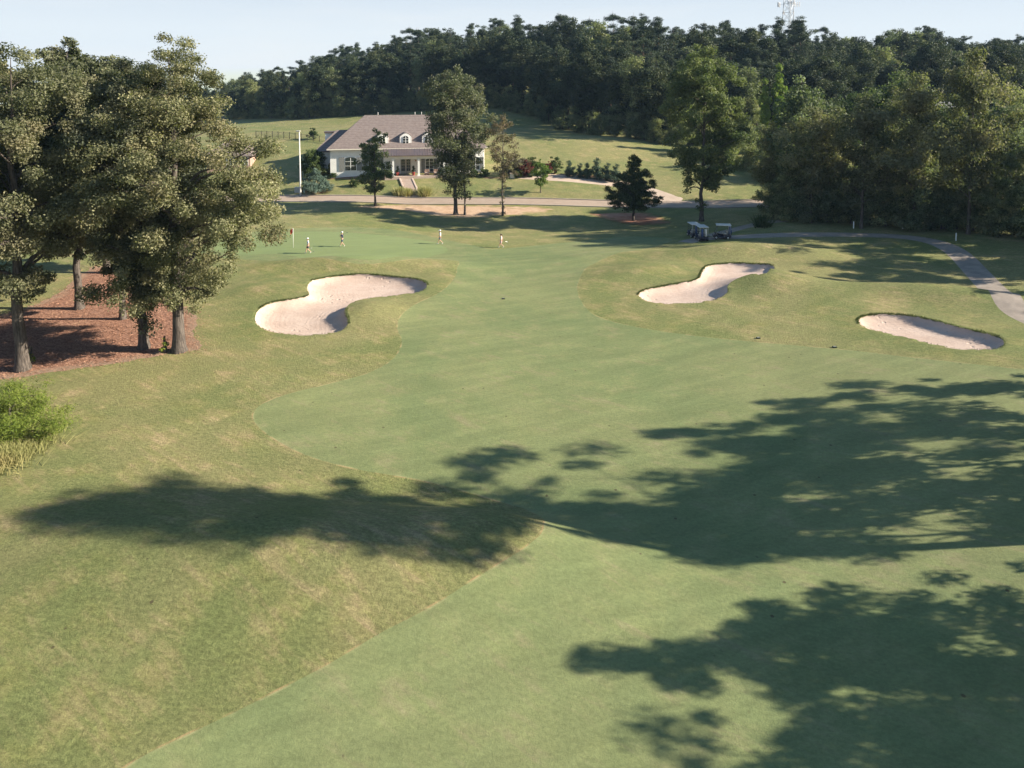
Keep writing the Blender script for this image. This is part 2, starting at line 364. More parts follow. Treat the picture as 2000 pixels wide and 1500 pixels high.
def sdf(x, y, poly, pad=4.):
    x = np.asarray(x, float); y = np.asarray(y, float); out = np.full(x.shape, pad)
    lo, hi = poly.min(0)-pad, poly.max(0)+pad
    k = (x > lo[0]) & (x < hi[0]) & (y > lo[1]) & (y < hi[1])
    if not k.any(): return out
    X, Y = x[k], y[k]; d2 = np.full(X.shape, 1e9); ins = np.zeros(X.shape, bool)
    for i in range(len(poly)):
        ax, ay = poly[i]; bx, by = poly[(i+1) % len(poly)]; ex, ey = bx-ax, by-ay
        t = np.clip(((X-ax)*ex+(Y-ay)*ey)/(ex*ex+ey*ey+1e-12), 0, 1)
        d2 = np.minimum(d2, (X-ax-t*ex)**2+(Y-ay-t*ey)**2)
        if abs(ey) > 1e-12: ins ^= ((ay > Y) != (by > Y)) & (X < ex*(Y-ay)/ey+ax)
    s = np.sqrt(d2); s = np.where(ins, -s, s)
    out[k] = s; return out

BUNK = [outline([(498,625),(505,606),(530,592),(575,585),(603,578),(600,562),(612,548),(650,541),(705,537),(765,541),(812,546),(834,556),(822,569),(780,577),(735,582),(700,588),(680,598),(675,612),(680,630),(668,645),(630,653),(580,655),(535,649),(508,639)]),
        outline([(1248,579),(1258,568),(1300,559),(1345,551),(1364,545),(1372,530),(1385,519),(1430,515),(1480,517),(1512,523),(1500,531),(1465,537),(1435,548),(1421,560),(1420,572),(1400,584),(1360,592),(1310,594),(1270,590)]),
        outline([(1676,628),(1690,618),(1730,615),(1780,618),(1830,629),(1880,643),(1925,652),(1957,663),(1958,676),(1935,683),(1880,683),(1830,675),(1780,663),(1725,650),(1690,640)])]
def H(x, y):
    x = np.asarray(x, float); y = np.asarray(y, float); z = H0(x, y)
    for b in BUNK:
        s = sdf(x, y, b); z = z + np.where(s < 0, -.50*(1-np.exp(np.minimum(s, 0)/.45)), .08*np.exp(-np.maximum(s, 0)/.8))
    return z
def hz(x, y): return float(H(np.array([x]), np.array([y]))[0])
def G(px, py):
    x, y = ground_hit(px, py); return (x, y, hz(x, y))

PATH = [at_z(p, q, z)[:2] for p, q, z in ((1338,472,.7),(1370,467,.7),(1450,463,.9),(1560,459.5,1.1),(1660,458.5,1.25),(1750,462,1.35),(1815,473,1.35),(1862,493,1.3),(1905,530,1.2),(1950,580,1.1),(1997,624,1.1))]+[(40,43),(43,30),(46,-40)]
PATH2 = [at_z(p, q, z)[:2] for p, q, z in ((1385,459,.75),(1425,448,.8),(1480,437,.9))]+[(44,98.5),(60,106),(66,111)]
DRIVE = [at_z(p, q, z)[:2] for p, q, z in ((1330,390,-.2),(1305,383,.2),(1255,369,.6),(1200,357,1.1),(1130,348,1.7),(1060,344,1.9),(1010,340,2.1))]
ZONES = [  # name, material, outline
 ('sand_bunker', 'sand', BUNK[0]), ('sand_bunker', 'sand', BUNK[1]), ('sand_bunker', 'sand', BUNK[2]),
 ('road', 'road', strip(ROAD, 3.0)),
 ('cart_path', 'path', strip(PATH, 1.12)),
 ('cart_path', 'path', strip(PATH2, 1.05)),
 ('driveway', 'drive', strip(DRIVE, 1.9)),
 ('pine_straw_bed', 'straw', outline([(-320,800),(-160,764),(0,742),(100,727),(250,706),(335,690),(395,680),(378,652),(382,615),(345,590),(285,560),(245,535),(195,520),(160,535),(110,575),(40,605),(-60,625),(-250,640),(-420,700)], 22, .13)),
 ('putting_green', 'green', outline([(440,470),(520,456),(620,452),(740,459),(830,470),(868,482),(872,492),(845,500),(760,504),(650,500),(560,497),(470,497),(420,488)])),
 ('fairway', 'fairway', outline([(240,1502),(330,1452),(440,1400),(530,1355),(640,1298),(740,1238),(850,1180),(960,1110),(1035,1062),(1062,1030),(1050,1005),(960,975),(830,940),(690,915),(600,890),(540,860),(503,832),(494,810),(512,789),(560,770),(640,750),(720,728),(768,700),(785,668),(776,642),(783,616),(815,592),(858,572),(884,548),(892,526),(880,508),(700,516),(520,509),(400,500),(380,480),(480,455),(640,444),(780,450),(900,474),(960,486),(1020,482),(1080,476),(1140,470),(1230,462),(1310,466),(1290,478),(1200,497),(1150,520),(1131,548),(1128,570),(1140,595),(1165,617),(1230,636),(1350,655),(1500,670),(1650,683),(1800,700),(2010,722),(2300,745),(2650,1100),(2500,1700),(1800,2300),(1000,2600),(400,2300),(-100,1750)])),
 ('dirt_patch', 'dirt', outline([(700,402),(790,399),(880,399),(1010,401),(1080,408),(1050,417),(960,424),(860,424),(790,412),(725,408)], 14, .18)),
 ('dirt_patch', 'red_dirt', outline([(1150,418),(1200,412),(1245,412),(1285,420),(1310,436),(1250,440),(1195,432)], 14, .18)),
 ('garden_bed', 'mulch', outline([(640,352),(660,341),(720,338),(775,341),(788,347),(770,352),(700,353)])),
 ('garden_bed', 'mulch', outline([(822,344),(900,341),(960,342),(1000,344),(1060,341),(1120,338),(1190,345),(1215,354),(1180,352),(1110,346),(1030,349),(900,349)])),
 ('garden_bed', 'mulch', outline([(580,372),(600,364),(640,368),(650,374),(620,379),(590,378)])),
]
def build_ground():
    xs = np.concatenate([-62-np.geomspace(1, 340, 40)[::-1], np.arange(-62, 62.01, .36), 62+np.geomspace(1, 340, 40)])
    ys = np.concatenate([np.arange(-50, 10, 3.), np.arange(10, 96, .3), np.arange(96, 150, .5), np.arange(150, 240, 1.5), np.arange(240, 500, 5)])
    X, Y = np.meshgrid(xs, ys); nx, ny = len(xs), len(ys)
    V = [np.stack([X.ravel(), Y.ravel()], 1)]
    i = np.arange(nx*ny).reshape(ny, nx)
    quads = np.stack([i[:-1,:-1], i[:-1,1:], i[1:,1:], i[1:,:-1]], -1).reshape(-1, 4)
    verts = V[0]; polys = []                       # polys: clipped cells, index tuples
    res = []; fair = None
    for name, mk, poly in ZONES:
        s = sdf(verts[:,0], verts[:,1], poly); s = np.where(np.abs(s) < 1e-5, 1e-5, s)
        q = s[quads] < 0; allin = q.all(1); anyin = q.any(1)
        zin = [tuple(f) for f in quads[allin]]; mixed = [tuple(f) for f in quads[anyin & ~allin]]
        quads = quads[~anyin]
        rest = []; extra = []; cache = {}
        nv = len(verts)
        for f in polys + mixed:
            neg = [s[k] < 0 for k in f]
            if all(neg): zin.append(f); continue
            if not any(neg): rest.append(f); continue
            a, b = [], []
            for j in range(len(f)):
                u, w = f[j], f[(j+1) % len(f)]
                (a if s[u] < 0 else b).append(u)
                if (s[u] < 0) != (s[w] < 0):
                    key = (min(u, w), max(u, w))
                    if key not in cache:
                        t = s[key[0]]/(s[key[0]]-s[key[1]]); cache[key] = nv+len(extra)
                        extra.append(verts[key[0]]*(1-t)+verts[key[1]]*t)
                    a.append(cache[key]); b.append(cache[key])
            if len(a) > 2: zin.append(tuple(a))
            if len(b) > 2: rest.append(tuple(b))
        polys = rest
        if extra: verts = np.concatenate([verts, np.array(extra)])
        res.append((name, mk, poly, zin))
    res.append(('ground', 'rough', None, [tuple(f) for f in quads]+polys))
    Z = H(verts[:,0], verts[:,1]); fw = [z[2] for z in ZONES if z[0] == 'fairway'][0]
    for name, mk, poly, faces in res:
        idx = np.unique(np.concatenate([np.array(f) for f in faces])) if faces else []
        remap = np.full(len(verts), -1); remap[idx] = np.arange(len(idx))
        m = bpy.data.meshes.new(name)
        m.from_pydata(np.column_stack([verts[idx], Z[idx]]).tolist(), [], [tuple(remap[list(f)].tolist()) for f in faces])
        m.polygons.foreach_set('use_smooth', [True]*len(m.polygons))
        a = m.attributes.new('edge', 'FLOAT', 'POINT')
        ref = fw if poly is None else poly
        a.data.foreach_set('value', sdf(verts[idx][:,0], verts[idx][:,1], ref).astype(np.float32))
        m.materials.append(M[mk]); m.update()
        o = bpy.data.objects.new(name, m); COL.objects.link(o)
        o['kind'] = 'structure'
build_ground()
# concrete kerbs along the road
for sgn in (1, -1):
    c = smooth_loop(ROAD, 24, False); c = c[(c[:,0] > -120) & (c[:,0] < 110)]
    d = np.gradient(c, axis=0); d /= np.linalg.norm(d, axis=1)[:, None]; nrm = np.stack([-d[:,1], d[:,0]], 1)
    a, b = c+nrm*3.0*sgn, c+nrm*3.3*sgn; za = H(a[:,0], a[:,1]); zb = H(b[:,0], b[:,1]); mb = MB(); n = len(c)
    vs = []
    for i in range(n):
        if abs(a[i][0]-DRIVE[0][0]) < 4.2 and sgn > 0: top = .02
        else: top = .13
        vs += [(a[i][0], a[i][1], za[i]-.15), (a[i][0], a[i][1], za[i]+top), (b[i][0], b[i][1], za[i]+top), (b[i][0], b[i][1], zb[i]-.15)]
    mb.add(vs, [(i*4+k, i*4+k+1, i*4+5+k, i*4+4+k) for i in range(n-1) for k in range(3)])
    tag(mb.build('kerb', M['kerb']), kind='structure')

# ------------------------------------------------------------------ foliage
def quad_mesh(name, V4, tint, mat):
    n = len(V4); m = bpy.data.meshes.new(name); m.vertices.add(n*4); m.vertices.foreach_set('co', V4.reshape(-1).astype(np.float32))
    m.loops.add(n*4); m.loops.foreach_set('vertex_index', np.arange(n*4, dtype=np.int32)); m.polygons.add(n)
    m.polygons.foreach_set('loop_start', np.arange(0, n*4, 4, dtype=np.int32)); m.update(calc_edges=True)
    a = m.attributes.new('tint', 'FLOAT', 'FACE'); a.data.foreach_set('value', tint.astype(np.float32)); m.materials.append(mat); return m
def unit(v): return v/np.maximum(np.linalg.norm(v, axis=-1, keepdims=True), 1e-9)
def leaves(rg, cen, rad, per, size, flat=.75, up=.35, wid=.55, jit=.8, ctint=None, aim=None):
    n = len(cen); cnt = np.maximum(3, (per*(rad/rad.mean())**2*rg.uniform(.6, 1.4, n))).astype(int)
    ix = np.repeat(np.arange(n), cnt); N = len(ix)
    d = unit(rg.normal(size=(N, 3))); r = rad[ix]*rg.uniform(0, 1, N)**.45*rg.uniform(.8, 1.25, N)
    p = cen[ix]+d*r[:, None]*np.array([1, 1, flat])
    nn = unit(d*.7+np.array([0, 0, up])+rg.normal(size=(N, 3))*jit)
    t = np.cross(nn, rg.normal(size=(N, 3))) if aim is None else np.cross(nn, unit(np.cross(d+np.array(aim), rg.normal(size=(N, 3))*.3+d)))
    t = unit(t); b = np.cross(nn, t)
    L = size*rg.uniform(.6, 1.35, N)[:, None]; Wd = L*wid; fo = nn*(L*.10)
    V4 = np.stack([p-t*L*.5, p+b*Wd*.5+fo, p+t*L*.5, p-b*Wd*.5+fo], 1)
    ct = rg.uniform(.15, .75, n) if ctint is None else ctint
    tint = np.clip(ct[ix]+rg.normal(0, .21, N), 0, 1)
    return V4, tint
PROF = {
 'oak':   [(0,.45),(.12,.78),(.3,.98),(.5,1.),(.7,.86),(.85,.62),(.95,.35),(1,.12)],
 'tall':  [(0,.35),(.15,.62),(.35,.9),(.55,1.),(.75,.92),(.9,.66),(1,.25)],
 'gum':   [(0,.6),(.12,.9),(.28,1.),(.5,.82),(.7,.6),(.86,.38),(1,.10)],
 'edge':  [(0,.75),(.2,1.),(.5,.95),(.75,.75),(.92,.42),(1,.15)],
 'pine':  [(0,.4),(.12,.75),(.35,1.),(.6,.82),(.8,.5),(.92,.26),(1,.05)],
 'cone':  [(0,.85),(.15,1.),(.35,.86),(.6,.62),(.8,.36),(1,.05)],
 'spire': [(0,.7),(.25,1.),(.55,.8),(.8,.45),(1,.06)],
}
def crown(seed, h0, h1, rad, prof='oak', n=90, per=120, size=.3, rc=(.8,1.5), inner=.5, lobes=.22, flat=.75, skew=(0,0), wid=.55, up=.35, jit=.8, min_r=0.):
    rg = np.random.default_rng(seed); pf = np.array(PROF[prof]); T = []; A = []
    while len(T) < n:
        t = rg.uniform(0, 1)
        if rg.uniform() < np.interp(t, pf[:,0], pf[:,1])**1.3: T.append(t); A.append(rg.uniform(0, 2*math.pi))
    T = np.array(T); A = np.array(A); ph = rg.uniform(0, 6.28, 4)
    lob = 1+lobes*(np.sin(2*A+ph[0]+3*T)+.7*np.sin(3*A+ph[1]-5*T)+.6*np.sin(9*T+ph[2]+A))
    q = inner+(1-inner)*rg.uniform(0, 1, n)**.7
    rr = rad*np.interp(T, pf[:,0], pf[:,1])*lob*q
    rc_ = rg.uniform(rc[0], rc[1], n)*(.65+.35*np.interp(T, pf[:,0], pf[:,1])); rr = np.maximum(rr-rc_*.5, min_r)
    z = h0+(h1-h0)*T-np.where(T > .85, rc_*.5, 0)+rg.normal(0, .15, n)
    cen = np.stack([np.cos(A)*rr+skew[0]*T, np.sin(A)*rr+skew[1]*T, z], 1)
    ct = np.clip(rg.normal(.42, .2, n), .05, .9)
    V4, tint = leaves(rg, cen, rc_, per, size, flat, up, wid, jit, ct)
    return V4, tint, cen, rc_
def trunk(seed, h, r0, cen, nl=18, lean=(0,0), flare=1.5, top=.95, sub=0, n=8, base_h=.18):
    rg = random.Random(seed); mb = MB(); N = 12; P = []; RR = []
    wob = [(rg.uniform(-1,1)*.007*h, rg.uniform(-1,1)*.007*h) for _ in range(N+1)]
    for i in range(N+1):
        t = i/N; z = h*top*t-(.35 if i == 0 else 0)
        P.append((lean[0]*t+(wob[i][0] if i > 1 else 0), lean[1]*t+(wob[i][1] if i > 1 else 0), z))
        RR.append(max(.02, r0*((1-t)**.85)*(flare if i == 0 else 1)))
    P.insert(1, (P[0][0], P[0][1], .12)); RR.insert(1, r0*1.42); P.insert(2, (P[0][0], P[0][1], .45)); RR.insert(2, r0*1.16); P.insert(3, (P[0][0], P[0][1], 1.1)); RR.insert(3, r0*1.0)
    mb.tube(P, RR, n)
    idx = list(range(len(cen))); rg.shuffle(idx)
    for k in idx[:nl]:
        c = cen[k]; hd = math.hypot(c[0], c[1]); zs = max(h*base_h, min(c[2]-.55*hd-.2, h*top*.93)); t = zs/(h*top)
        s = Vector((lean[0]*t, lean[1]*t, zs)); e = Vector(c); m = s.lerp(e, .5)+Vector((rg.uniform(-.3,.3), rg.uniform(-.3,.3), rg.uniform(-.1,.5)))
        rb = max(.025, min(r0*.42, r0*(1-t)*.55))
        mb.tube([s, s.lerp(m, .55)+Vector((0,0,.08*hd)), m, m.lerp(e, .6), e], [rb, rb*.8, rb*.6, rb*.35, rb*.12], 5, cap=False)
        for _ in range(sub):
            q = m.lerp(e, rg.uniform(0, .8)); w = q+Vector((rg.uniform(-1,1), rg.uniform(-1,1), rg.uniform(-.2,1)))*1.1
            mb.tube([q, q.lerp(w, .5)+Vector((0,0,.1)), w], [rb*.3, rb*.2, rb*.06], 4, cap=False)
    return mb
class Tree:
    def __init__(s, seed, h, r0, h0, rad, prof, leaf, bark='bark', nl=18, lean=(0,0), sub=0, extra=None, base_h=.18, flare=1.5, **kw):
        V4, tint, cen, rc = crown(seed, h0, h, rad, prof, skew=lean, **kw)
        if extra:
            for (c0, rr, per, size) in extra:
                rg = np.random.default_rng(seed+99); cc = np.array(c0, float); e4, et = leaves(rg, cc, np.array([rr]*len(cc)), per, size); V4 = np.concatenate([V4, e4]); tint = np.concatenate([tint, et])
        s.cm = quad_mesh('crown', V4, tint, M[leaf]); s.tm = trunk(seed, h, r0, cen, nl, lean, flare, sub=sub, base_h=base_h).mesh('trunk', M[bark]); s.h = h
    def place(s, name, loc, label, cat='tree', group=None, rz=0., sc=1., sz=None):
        o = empty(name, loc, label, cat, group, rz); o.scale = (sc, sc, sz or sc)
        for nm, me in (('crown', s.cm), ('trunk', s.tm)):
            c = bpy.data.objects.new(nm, me); COL.objects.link(c); c.parent = o
        return o
def gp(x, y, dz=-.05): return (x, y, hz(x, y)+dz)

# --- the big oaks in the pine straw bed
OG = 'oaks standing in the pine straw bed'
def hero(seed, h, r0, h0, rad, n, per, **kw):
    n = int(n*1.5); per = int(per*1.12); a = dict(size=.175, rc=(.5,1.25), inner=.35, nl=46, sub=2, lobes=.2, flat=.7, min_r=.3, prof='oak', leaf='oak_leaf'); a.update(kw)
    return Tree(seed, h, r0, h0, rad, n=n, per=per, **a)
b = G(350, 686)
hero(11, 22.9, .42, 3.3, 6.4, 210, 400, prof='oak').place('oak_tree', b, 'biggest oak, olive brown crown reaching nearest the putting green flag', group=OG, rz=.25)
b = G(281, 680)
hero(12, 21.4, .34, 3.8, 5.2, 150, 380, prof='tall', lean=(-.6,1.2), extra=[(np.array([[0,0,1.6],[.4,-.2,2.2],[-.3,.1,2.6],[.5,-.3,3.2],[.1,.2,3.8],[.7,-.2,1.5]]), .75, 130, .22)]).place('oak_tree', b, 'oak with leafy sprouts low on its trunk beside the biggest oak', group=OG)
b = G(44, 722)
hero(13, 22.2, .40, 4.8, 6.0, 170, 390, prof='tall').place('oak_tree', b, 'thick oak nearest the yellow green bush at the straw edge', group=OG)
b = G(155, 603)
hero(14, 23.0, .33, 4.6, 5.2, 140, 330, prof='tall', size=.28).place('oak_tree', b, 'oak standing deepest in the straw bed with a bare straight trunk', group=OG)
b = G(240, 623)
hero(15, 21, .24, 3.8, 4.6, 110, 320, prof='tall', size=.28, lean=(.3,-.3)).place('oak_tree', b, 'thin trunked oak between the leafy sprouted oak and the deepest oak', group=OG)
oak16 = hero(16, 21.5, .34, 3.6, 6.2, 140, 300, prof='oak', size=.3)
oak16.place('oak_tree', gp(-43, 51), 'oak at the outer edge of the straw bed beyond the thick oak', group=OG, rz=1.)
oak16.place('oak_tree', gp(-47, 64), 'oak rising behind the others with its dark crown against the sky', group=OG, rz=2.6, sc=1.05)
oak16.place('oak_tree', gp(-41, 72), 'far oak seen through the gap behind the straw bed', group=OG, rz=4.2, sc=.98)

# --- single trees before the road
t = Tree(21, 12.8, .17, 2.2, 3.5, 'gum', 'gum_leaf', n=75, per=110, size=.30, rc=(.45,.9), inner=.25, nl=30, lobes=.3, base_h=.12)
t.place('sweetgum_tree', G(733, 402), 'slender young sweetgum beside the road in front of the white house')
t = Tree(22, 22.9, .30, 4.6, 6.0, 'tall', 'oak_leaf', n=210, per=175, size=.30, rc=(.75,1.4), inner=.2, nl=34, lobes=.16, extra=[(np.array([[.3,-.3,3.],[-1.2,0,3.6],[1.0,.2,4.2],[-.4,.3,4.4],[1.6,-.2,3.2]]), .9, 140, .3)])
t.place('oak_tree', G(890, 419), 'tall pale green oak hiding the right end of the white house')
t = Tree(23, 13, .16, 2.0, 2.6, 'tall', 'oak_leaf', n=50, per=100, size=.28, rc=(.5,.95), inner=.2, nl=18)
t.place('oak_tree', G(908, 419), 'thin leaning oak pressed against the tall pale green oak', rz=.4)
t = Tree(24, 15.4, .14, 5.5, 3.1, 'tall', 'grey_leaf', n=70, per=70, size=.24, rc=(.4,.9), inner=.25, nl=40, sub=3, extra=[(np.array([[.1,0,.4],[.1,.1,1.2],[-.15,0,2.],[.1,0,2.8],[-.1,.1,3.6],[.3,0,4.4],[.1,0,5.2],[-.2,0,6]]), .45, 60, .2)])
t.place('dying_tree', G(982, 421), 'half bare greyish tree with ivy up its thin trunk')
t = Tree(25, 10.2, .17, 2.0, 4.0, 'cone', 'cedar_leaf', n=230, per=150, size=.26, rc=(.45,.85), inner=.15, nl=40, wid=.35, lobes=.12, flat=.6, up=.1)
t.place('cedar_tree', G(1237, 431), 'dark conical cedar standing alone above the red clay patch')
t = Tree(26, 25, .30, 4.0, 6.4, 'tall', 'gum_leaf', n=250, per=230, size=.30, rc=(.7,1.3), inner=.3, nl=40, lobes=.16, extra=[(np.array([[-.3,0,1.8],[.4,0,2.4],[-.5,.1,3.]]), .6, 90, .26)])
t.place('sweetgum_tree', G(1370, 432), 'tall full sweetgum standing behind the parked golf carts')
t = Tree(27, 5.6, .07, 1.2, 1.9, 'oak', 'maple_leaf', n=34, per=80, size=.26, rc=(.35,.65), inner=.2, nl=12)
t.place('maple_tree', G(1056, 376), 'small bright green maple on the lawn right of the house')

# --- woods
rgw = random.Random(5)
WOODK = [Tree(40+i, 17+1.2*(i % 3), .22, 2.2+1.2*(i % 3), 4.4+.5*(i % 2), 'tall' if i % 2 else 'oak', ('wood_leaf','oak_leaf','wood_leaf','gum_leaf','oak_leaf')[i], n=80, per=210, size=.31, rc=(.8,1.7), inner=.25, nl=26, sub=1, lobes=.3) for i in range(5)]
EDGEK = [Tree(50+i, 9+i, .14, .4, 4.0, 'edge', 'wood_leaf', n=70, per=170, size=.30, rc=(.7,1.3), inner=.35, nl=12, lobes=.2) for i in range(3)]
HILLK = [Tree(60+i, 20+i, .24, 1.6+.6*i, 5.4, 'tall' if i % 2 else 'oak', 'hill_leaf', n=74, per=190, size=.44, rc=(.8,2.1), inner=.25, nl=12, lobes=.36) for i in range(4)]
HILLK.append(Tree(69, 21, .22, 2.2, 4.6, 'tall', 'wood_leaf', n=52, per=180, size=.45, rc=(1.0,2.0), inner=.35, nl=12, lobes=.3))
PINEK = [Tree(70+i, 23+1.5*i, .26, 9.0+i*.8, 4.6+.3*i, 'pine', 'pine_leaf', 'pine_bark', n=78, per=190, size=.42, rc=(.55,1.7), inner=.1, nl=34, wid=.26, flat=.5, lobes=.42) for i in range(4)]
def poisson(n, inside, bx, mind, tries=6000):
    P = []
    for _ in range(tries):
        x, y = rgw.uniform(bx[0], bx[1]), rgw.uniform(bx[2], bx[3])
        if inside(x, y) and all((x-a)**2+(y-b)**2 > mind*mind for a, b in P):
            P.append((x, y))
            if len(P) >= n: break
    return P
def pix(x, y, z):
    dy, dz = y, z-CAMH; dep = dy*CP-dz*SP
    return 1000+FOC*x/dep, CY-FOC*(dy*SP+dz*CP)/dep
# hillside forest: front edge of the wood on the hill
FRONT = [(-150,300),(-105,262),(-66,225),(-45,222),(-5,221),(8,198),(17,176),(32,157),(48,158),(64,162),(80,166),(110,170),(190,175)]
def front_y(x): return float(np.interp(x, [p[0] for p in FRONT], [p[1] for p in FRONT]))
SKY = [(400,165),(450,150),(520,128),(585,120),(650,97),(740,84),(800,58),(880,48),(1000,34),(1100,32),(1180,30),(1260,38),(1320,50),(1450,46),(1560,44),(1640,62),(1700,55),(1760,48),(1830,54),(1900,78),(1960,66),(2100,70)]
def sky_z(px, y):
    py = np.interp(px, [p[0] for p in SKY], [p[1] for p in SKY]); dx, dy, dz = ray(px, py); return CAMH+dz/dy*y
def sector(px):
    for lim, s in ((560,'at the hill wood\'s far left'),(740,'left of the white house roof'),(960,'above the white house roof'),(1140,'above the shaded slope'),(1320,'behind the bright mown field'),(1480,'behind the tall full sweetgum'),(1650,'below the lattice tower'),(1830,'right of the lattice tower')):
        if px < lim: return s
    return 'on the right ridge'
hillpts = []
x = -150.
while x < 190:                                     # dense front row
    hillpts.append((x+rgw.uniform(-1,1), front_y(x)+rgw.uniform(1.5,4.5), 0)); x += rgw.uniform(3.4, 5.0)
mid = poisson(330, lambda x, y: front_y(x)+5 < y < front_y(x)+85 and x < 190 and 330 < pix(x, y, 15)[0] < 2080, (-150,190,130,340), 6.6, 20000)
hillpts += [(x, y, 1 if y < front_y(x)+34 else 2) for x, y in mid]
for x, y, row in hillpts:
    g = hz(x, y); px, _ = pix(x, y, g+20)
    if px < 330 or px > 2090: continue
    pine = row > 0 and rgw.random() < (.55 if 600 < px < 1500 else .3)
    k = rgw.choice(PINEK if pine else HILLK)
    sc = rgw.uniform(.72, 1.08)
    lim = sky_z(px, y)-g                            # the skyline sets how tall a tree here can be
    hh = k.h*sc
    if row == 2: hh = min(max(lim*rgw.choice((.74,.84,.92,.97,1.0,1.04))*(1.08 if pine else .98), 11), 32)
    else: hh = min(hh, max(9, lim*rgw.uniform(.68, .98)))
    s = min(max(hh/k.h, .5), 1.25)
    where = sector(px); nm = 'pine_tree' if pine else 'broadleaf_tree'
    rowname = ('front row ', 'inner ', 'hilltop ')[row]
    k.place(nm, (x, y, g-.1), rowname+('dark pine ' if pine else 'leafy green tree ')+where, group=('pines ' if pine else 'leafy trees ')+rowname.strip()+' '+where, rz=rgw.uniform(0, 6.28), sc=s*rgw.uniform(.92,1.1), sz=hh/k.h)
# undergrowth along the foot of the hillside wood
for i in range(64):
    x = -100+i*2.9+rgw.uniform(-1,1); y = front_y(x)+rgw.uniform(-.8,2.5); g = hz(x, y); px, py = pix(x, y, g)
    if 440 < px < 1500:
        EDGEK[i % 3].place('understory_tree', (x, y, g-.1), 'low dark understory tree '+sector(px), group='understory trees '+sector(px), rz=rgw.uniform(0,6.28), sc=rgw.uniform(.55,.95))
# right-hand wood beside the cart path
EDGE = [(33.5,97),(38,93),(44,89.5),(51,86),(56,79),(58,72),(59,66)]
def wood_in(x, y):
    if y < 84: return False
    if y > 110 and (y < 128 or x < 100): return False
    xl = np.interp(y, [84, 88, 92, 97, 113, 126, 150], [55, 47, 41, 36, 40, 52, 70])
    return x > xl and pix(x, y, 6)[0] < 2080
wpts = poisson(120, wood_in, (34, 150, 84, 150), 6.0, 9000)
for x, y in wpts:
    g = hz(x, y); px, py = pix(x, y, g+10); k = rgw.choice(WOODK)
    tgt = np.interp(px, [1440,1480,1560,1650,1750,1850,1930,2010], [190,170,150,140,125,140,115,105])
    d = ray(px, tgt+rgw.uniform(-25,75)); hh = min(max(CAMH+d[2]/d[1]*y-g, 8), 24)
    if y < 101: hh *= rgw.uniform(.8, 1.) if x < 45 else rgw.uniform(.48, .68)
    where = 'beside the cart path bend' if px > 1850 else 'behind the white stakes' if px > 1640 else 'near the golf carts'
    depth = 'front' if y < 97 else 'inner' if y < 114 else 'rear'
    k.place('broadleaf_tree', (x, y, g-.1), f'{depth} leafy tree in the right wood {where}', group=f'{depth} trees in the wood {where}', rz=rgw.uniform(0,6.28), sc=hh/k.h*rgw.uniform(.9,1.1), sz=hh/k.h)
for x, y, h in ((43.2,88.4,16.5),(49,87.2,19),(38.6,92.5,15),(53,83.0,21.5)):
    k = WOODK[1]; k.place('broadleaf_tree', gp(x, y, -.1), 'front leafy tree shading the parked golf carts', group='trees shading the golf carts', rz=x, sc=.9, sz=h/k.h)
for i in range(26):
    t_ = i/25*(len(EDGE)-1); a = int(min(t_, len(EDGE)-2)); f = t_-a
    x = EDGE[a][0]*(1-f)+EDGE[a+1][0]*f+rgw.uniform(.8,2.6); y = EDGE[a][1]*(1-f)+EDGE[a+1][1]*f+rgw.uniform(0,1.5)
    where = 'near the golf carts' if y > 89 else 'behind the white stakes' if y > 80 else 'beside the cart path bend'
    EDGEK[i % 3].place('understory_tree', gp(x, y), 'dense low tree leafy to the ground '+where, group='wood edge trees '+where, rz=rgw.uniform(0,6.28), sc=rgw.uniform(.55,.85))
for i, (x, y) in enumerate(((46.5,129.5),(50,133.5),(45,138),(54,128.5),(48.5,142),(44.5,147.5),(56,137))):
    EDGEK[i % 3].place('understory_tree', gp(x, y), 'dark low tree behind the road between the sweetgum and the right wood', group='low trees behind the road beside the sweetgum', rz=i*1.9, sc=.85, sz=.8)
# lime green spires and the red tinted top
SPIRE = Tree(80, 14, .12, 1.5, 2.0, 'spire', 'lime_leaf', n=60, per=90, size=.4, rc=(.5,.9), inner=.2, nl=10, lobes=.08)
for px, py, y, s, lb in ((1524,103,150,1.25,'tallest lime green spire shaped tree below the lattice tower'),(1496,135,150,1.0,'shorter lime green spire tree left of the tallest spire')):
    dx, dy, dz = ray(px, py); x = dx/dy*y; z = CAMH+dz/dy*y; g = hz(x, y)
    SPIRE.place('poplar_tree', (x, y, g), lb, rz=s, sc=s*.8, sz=(z-g)/14)
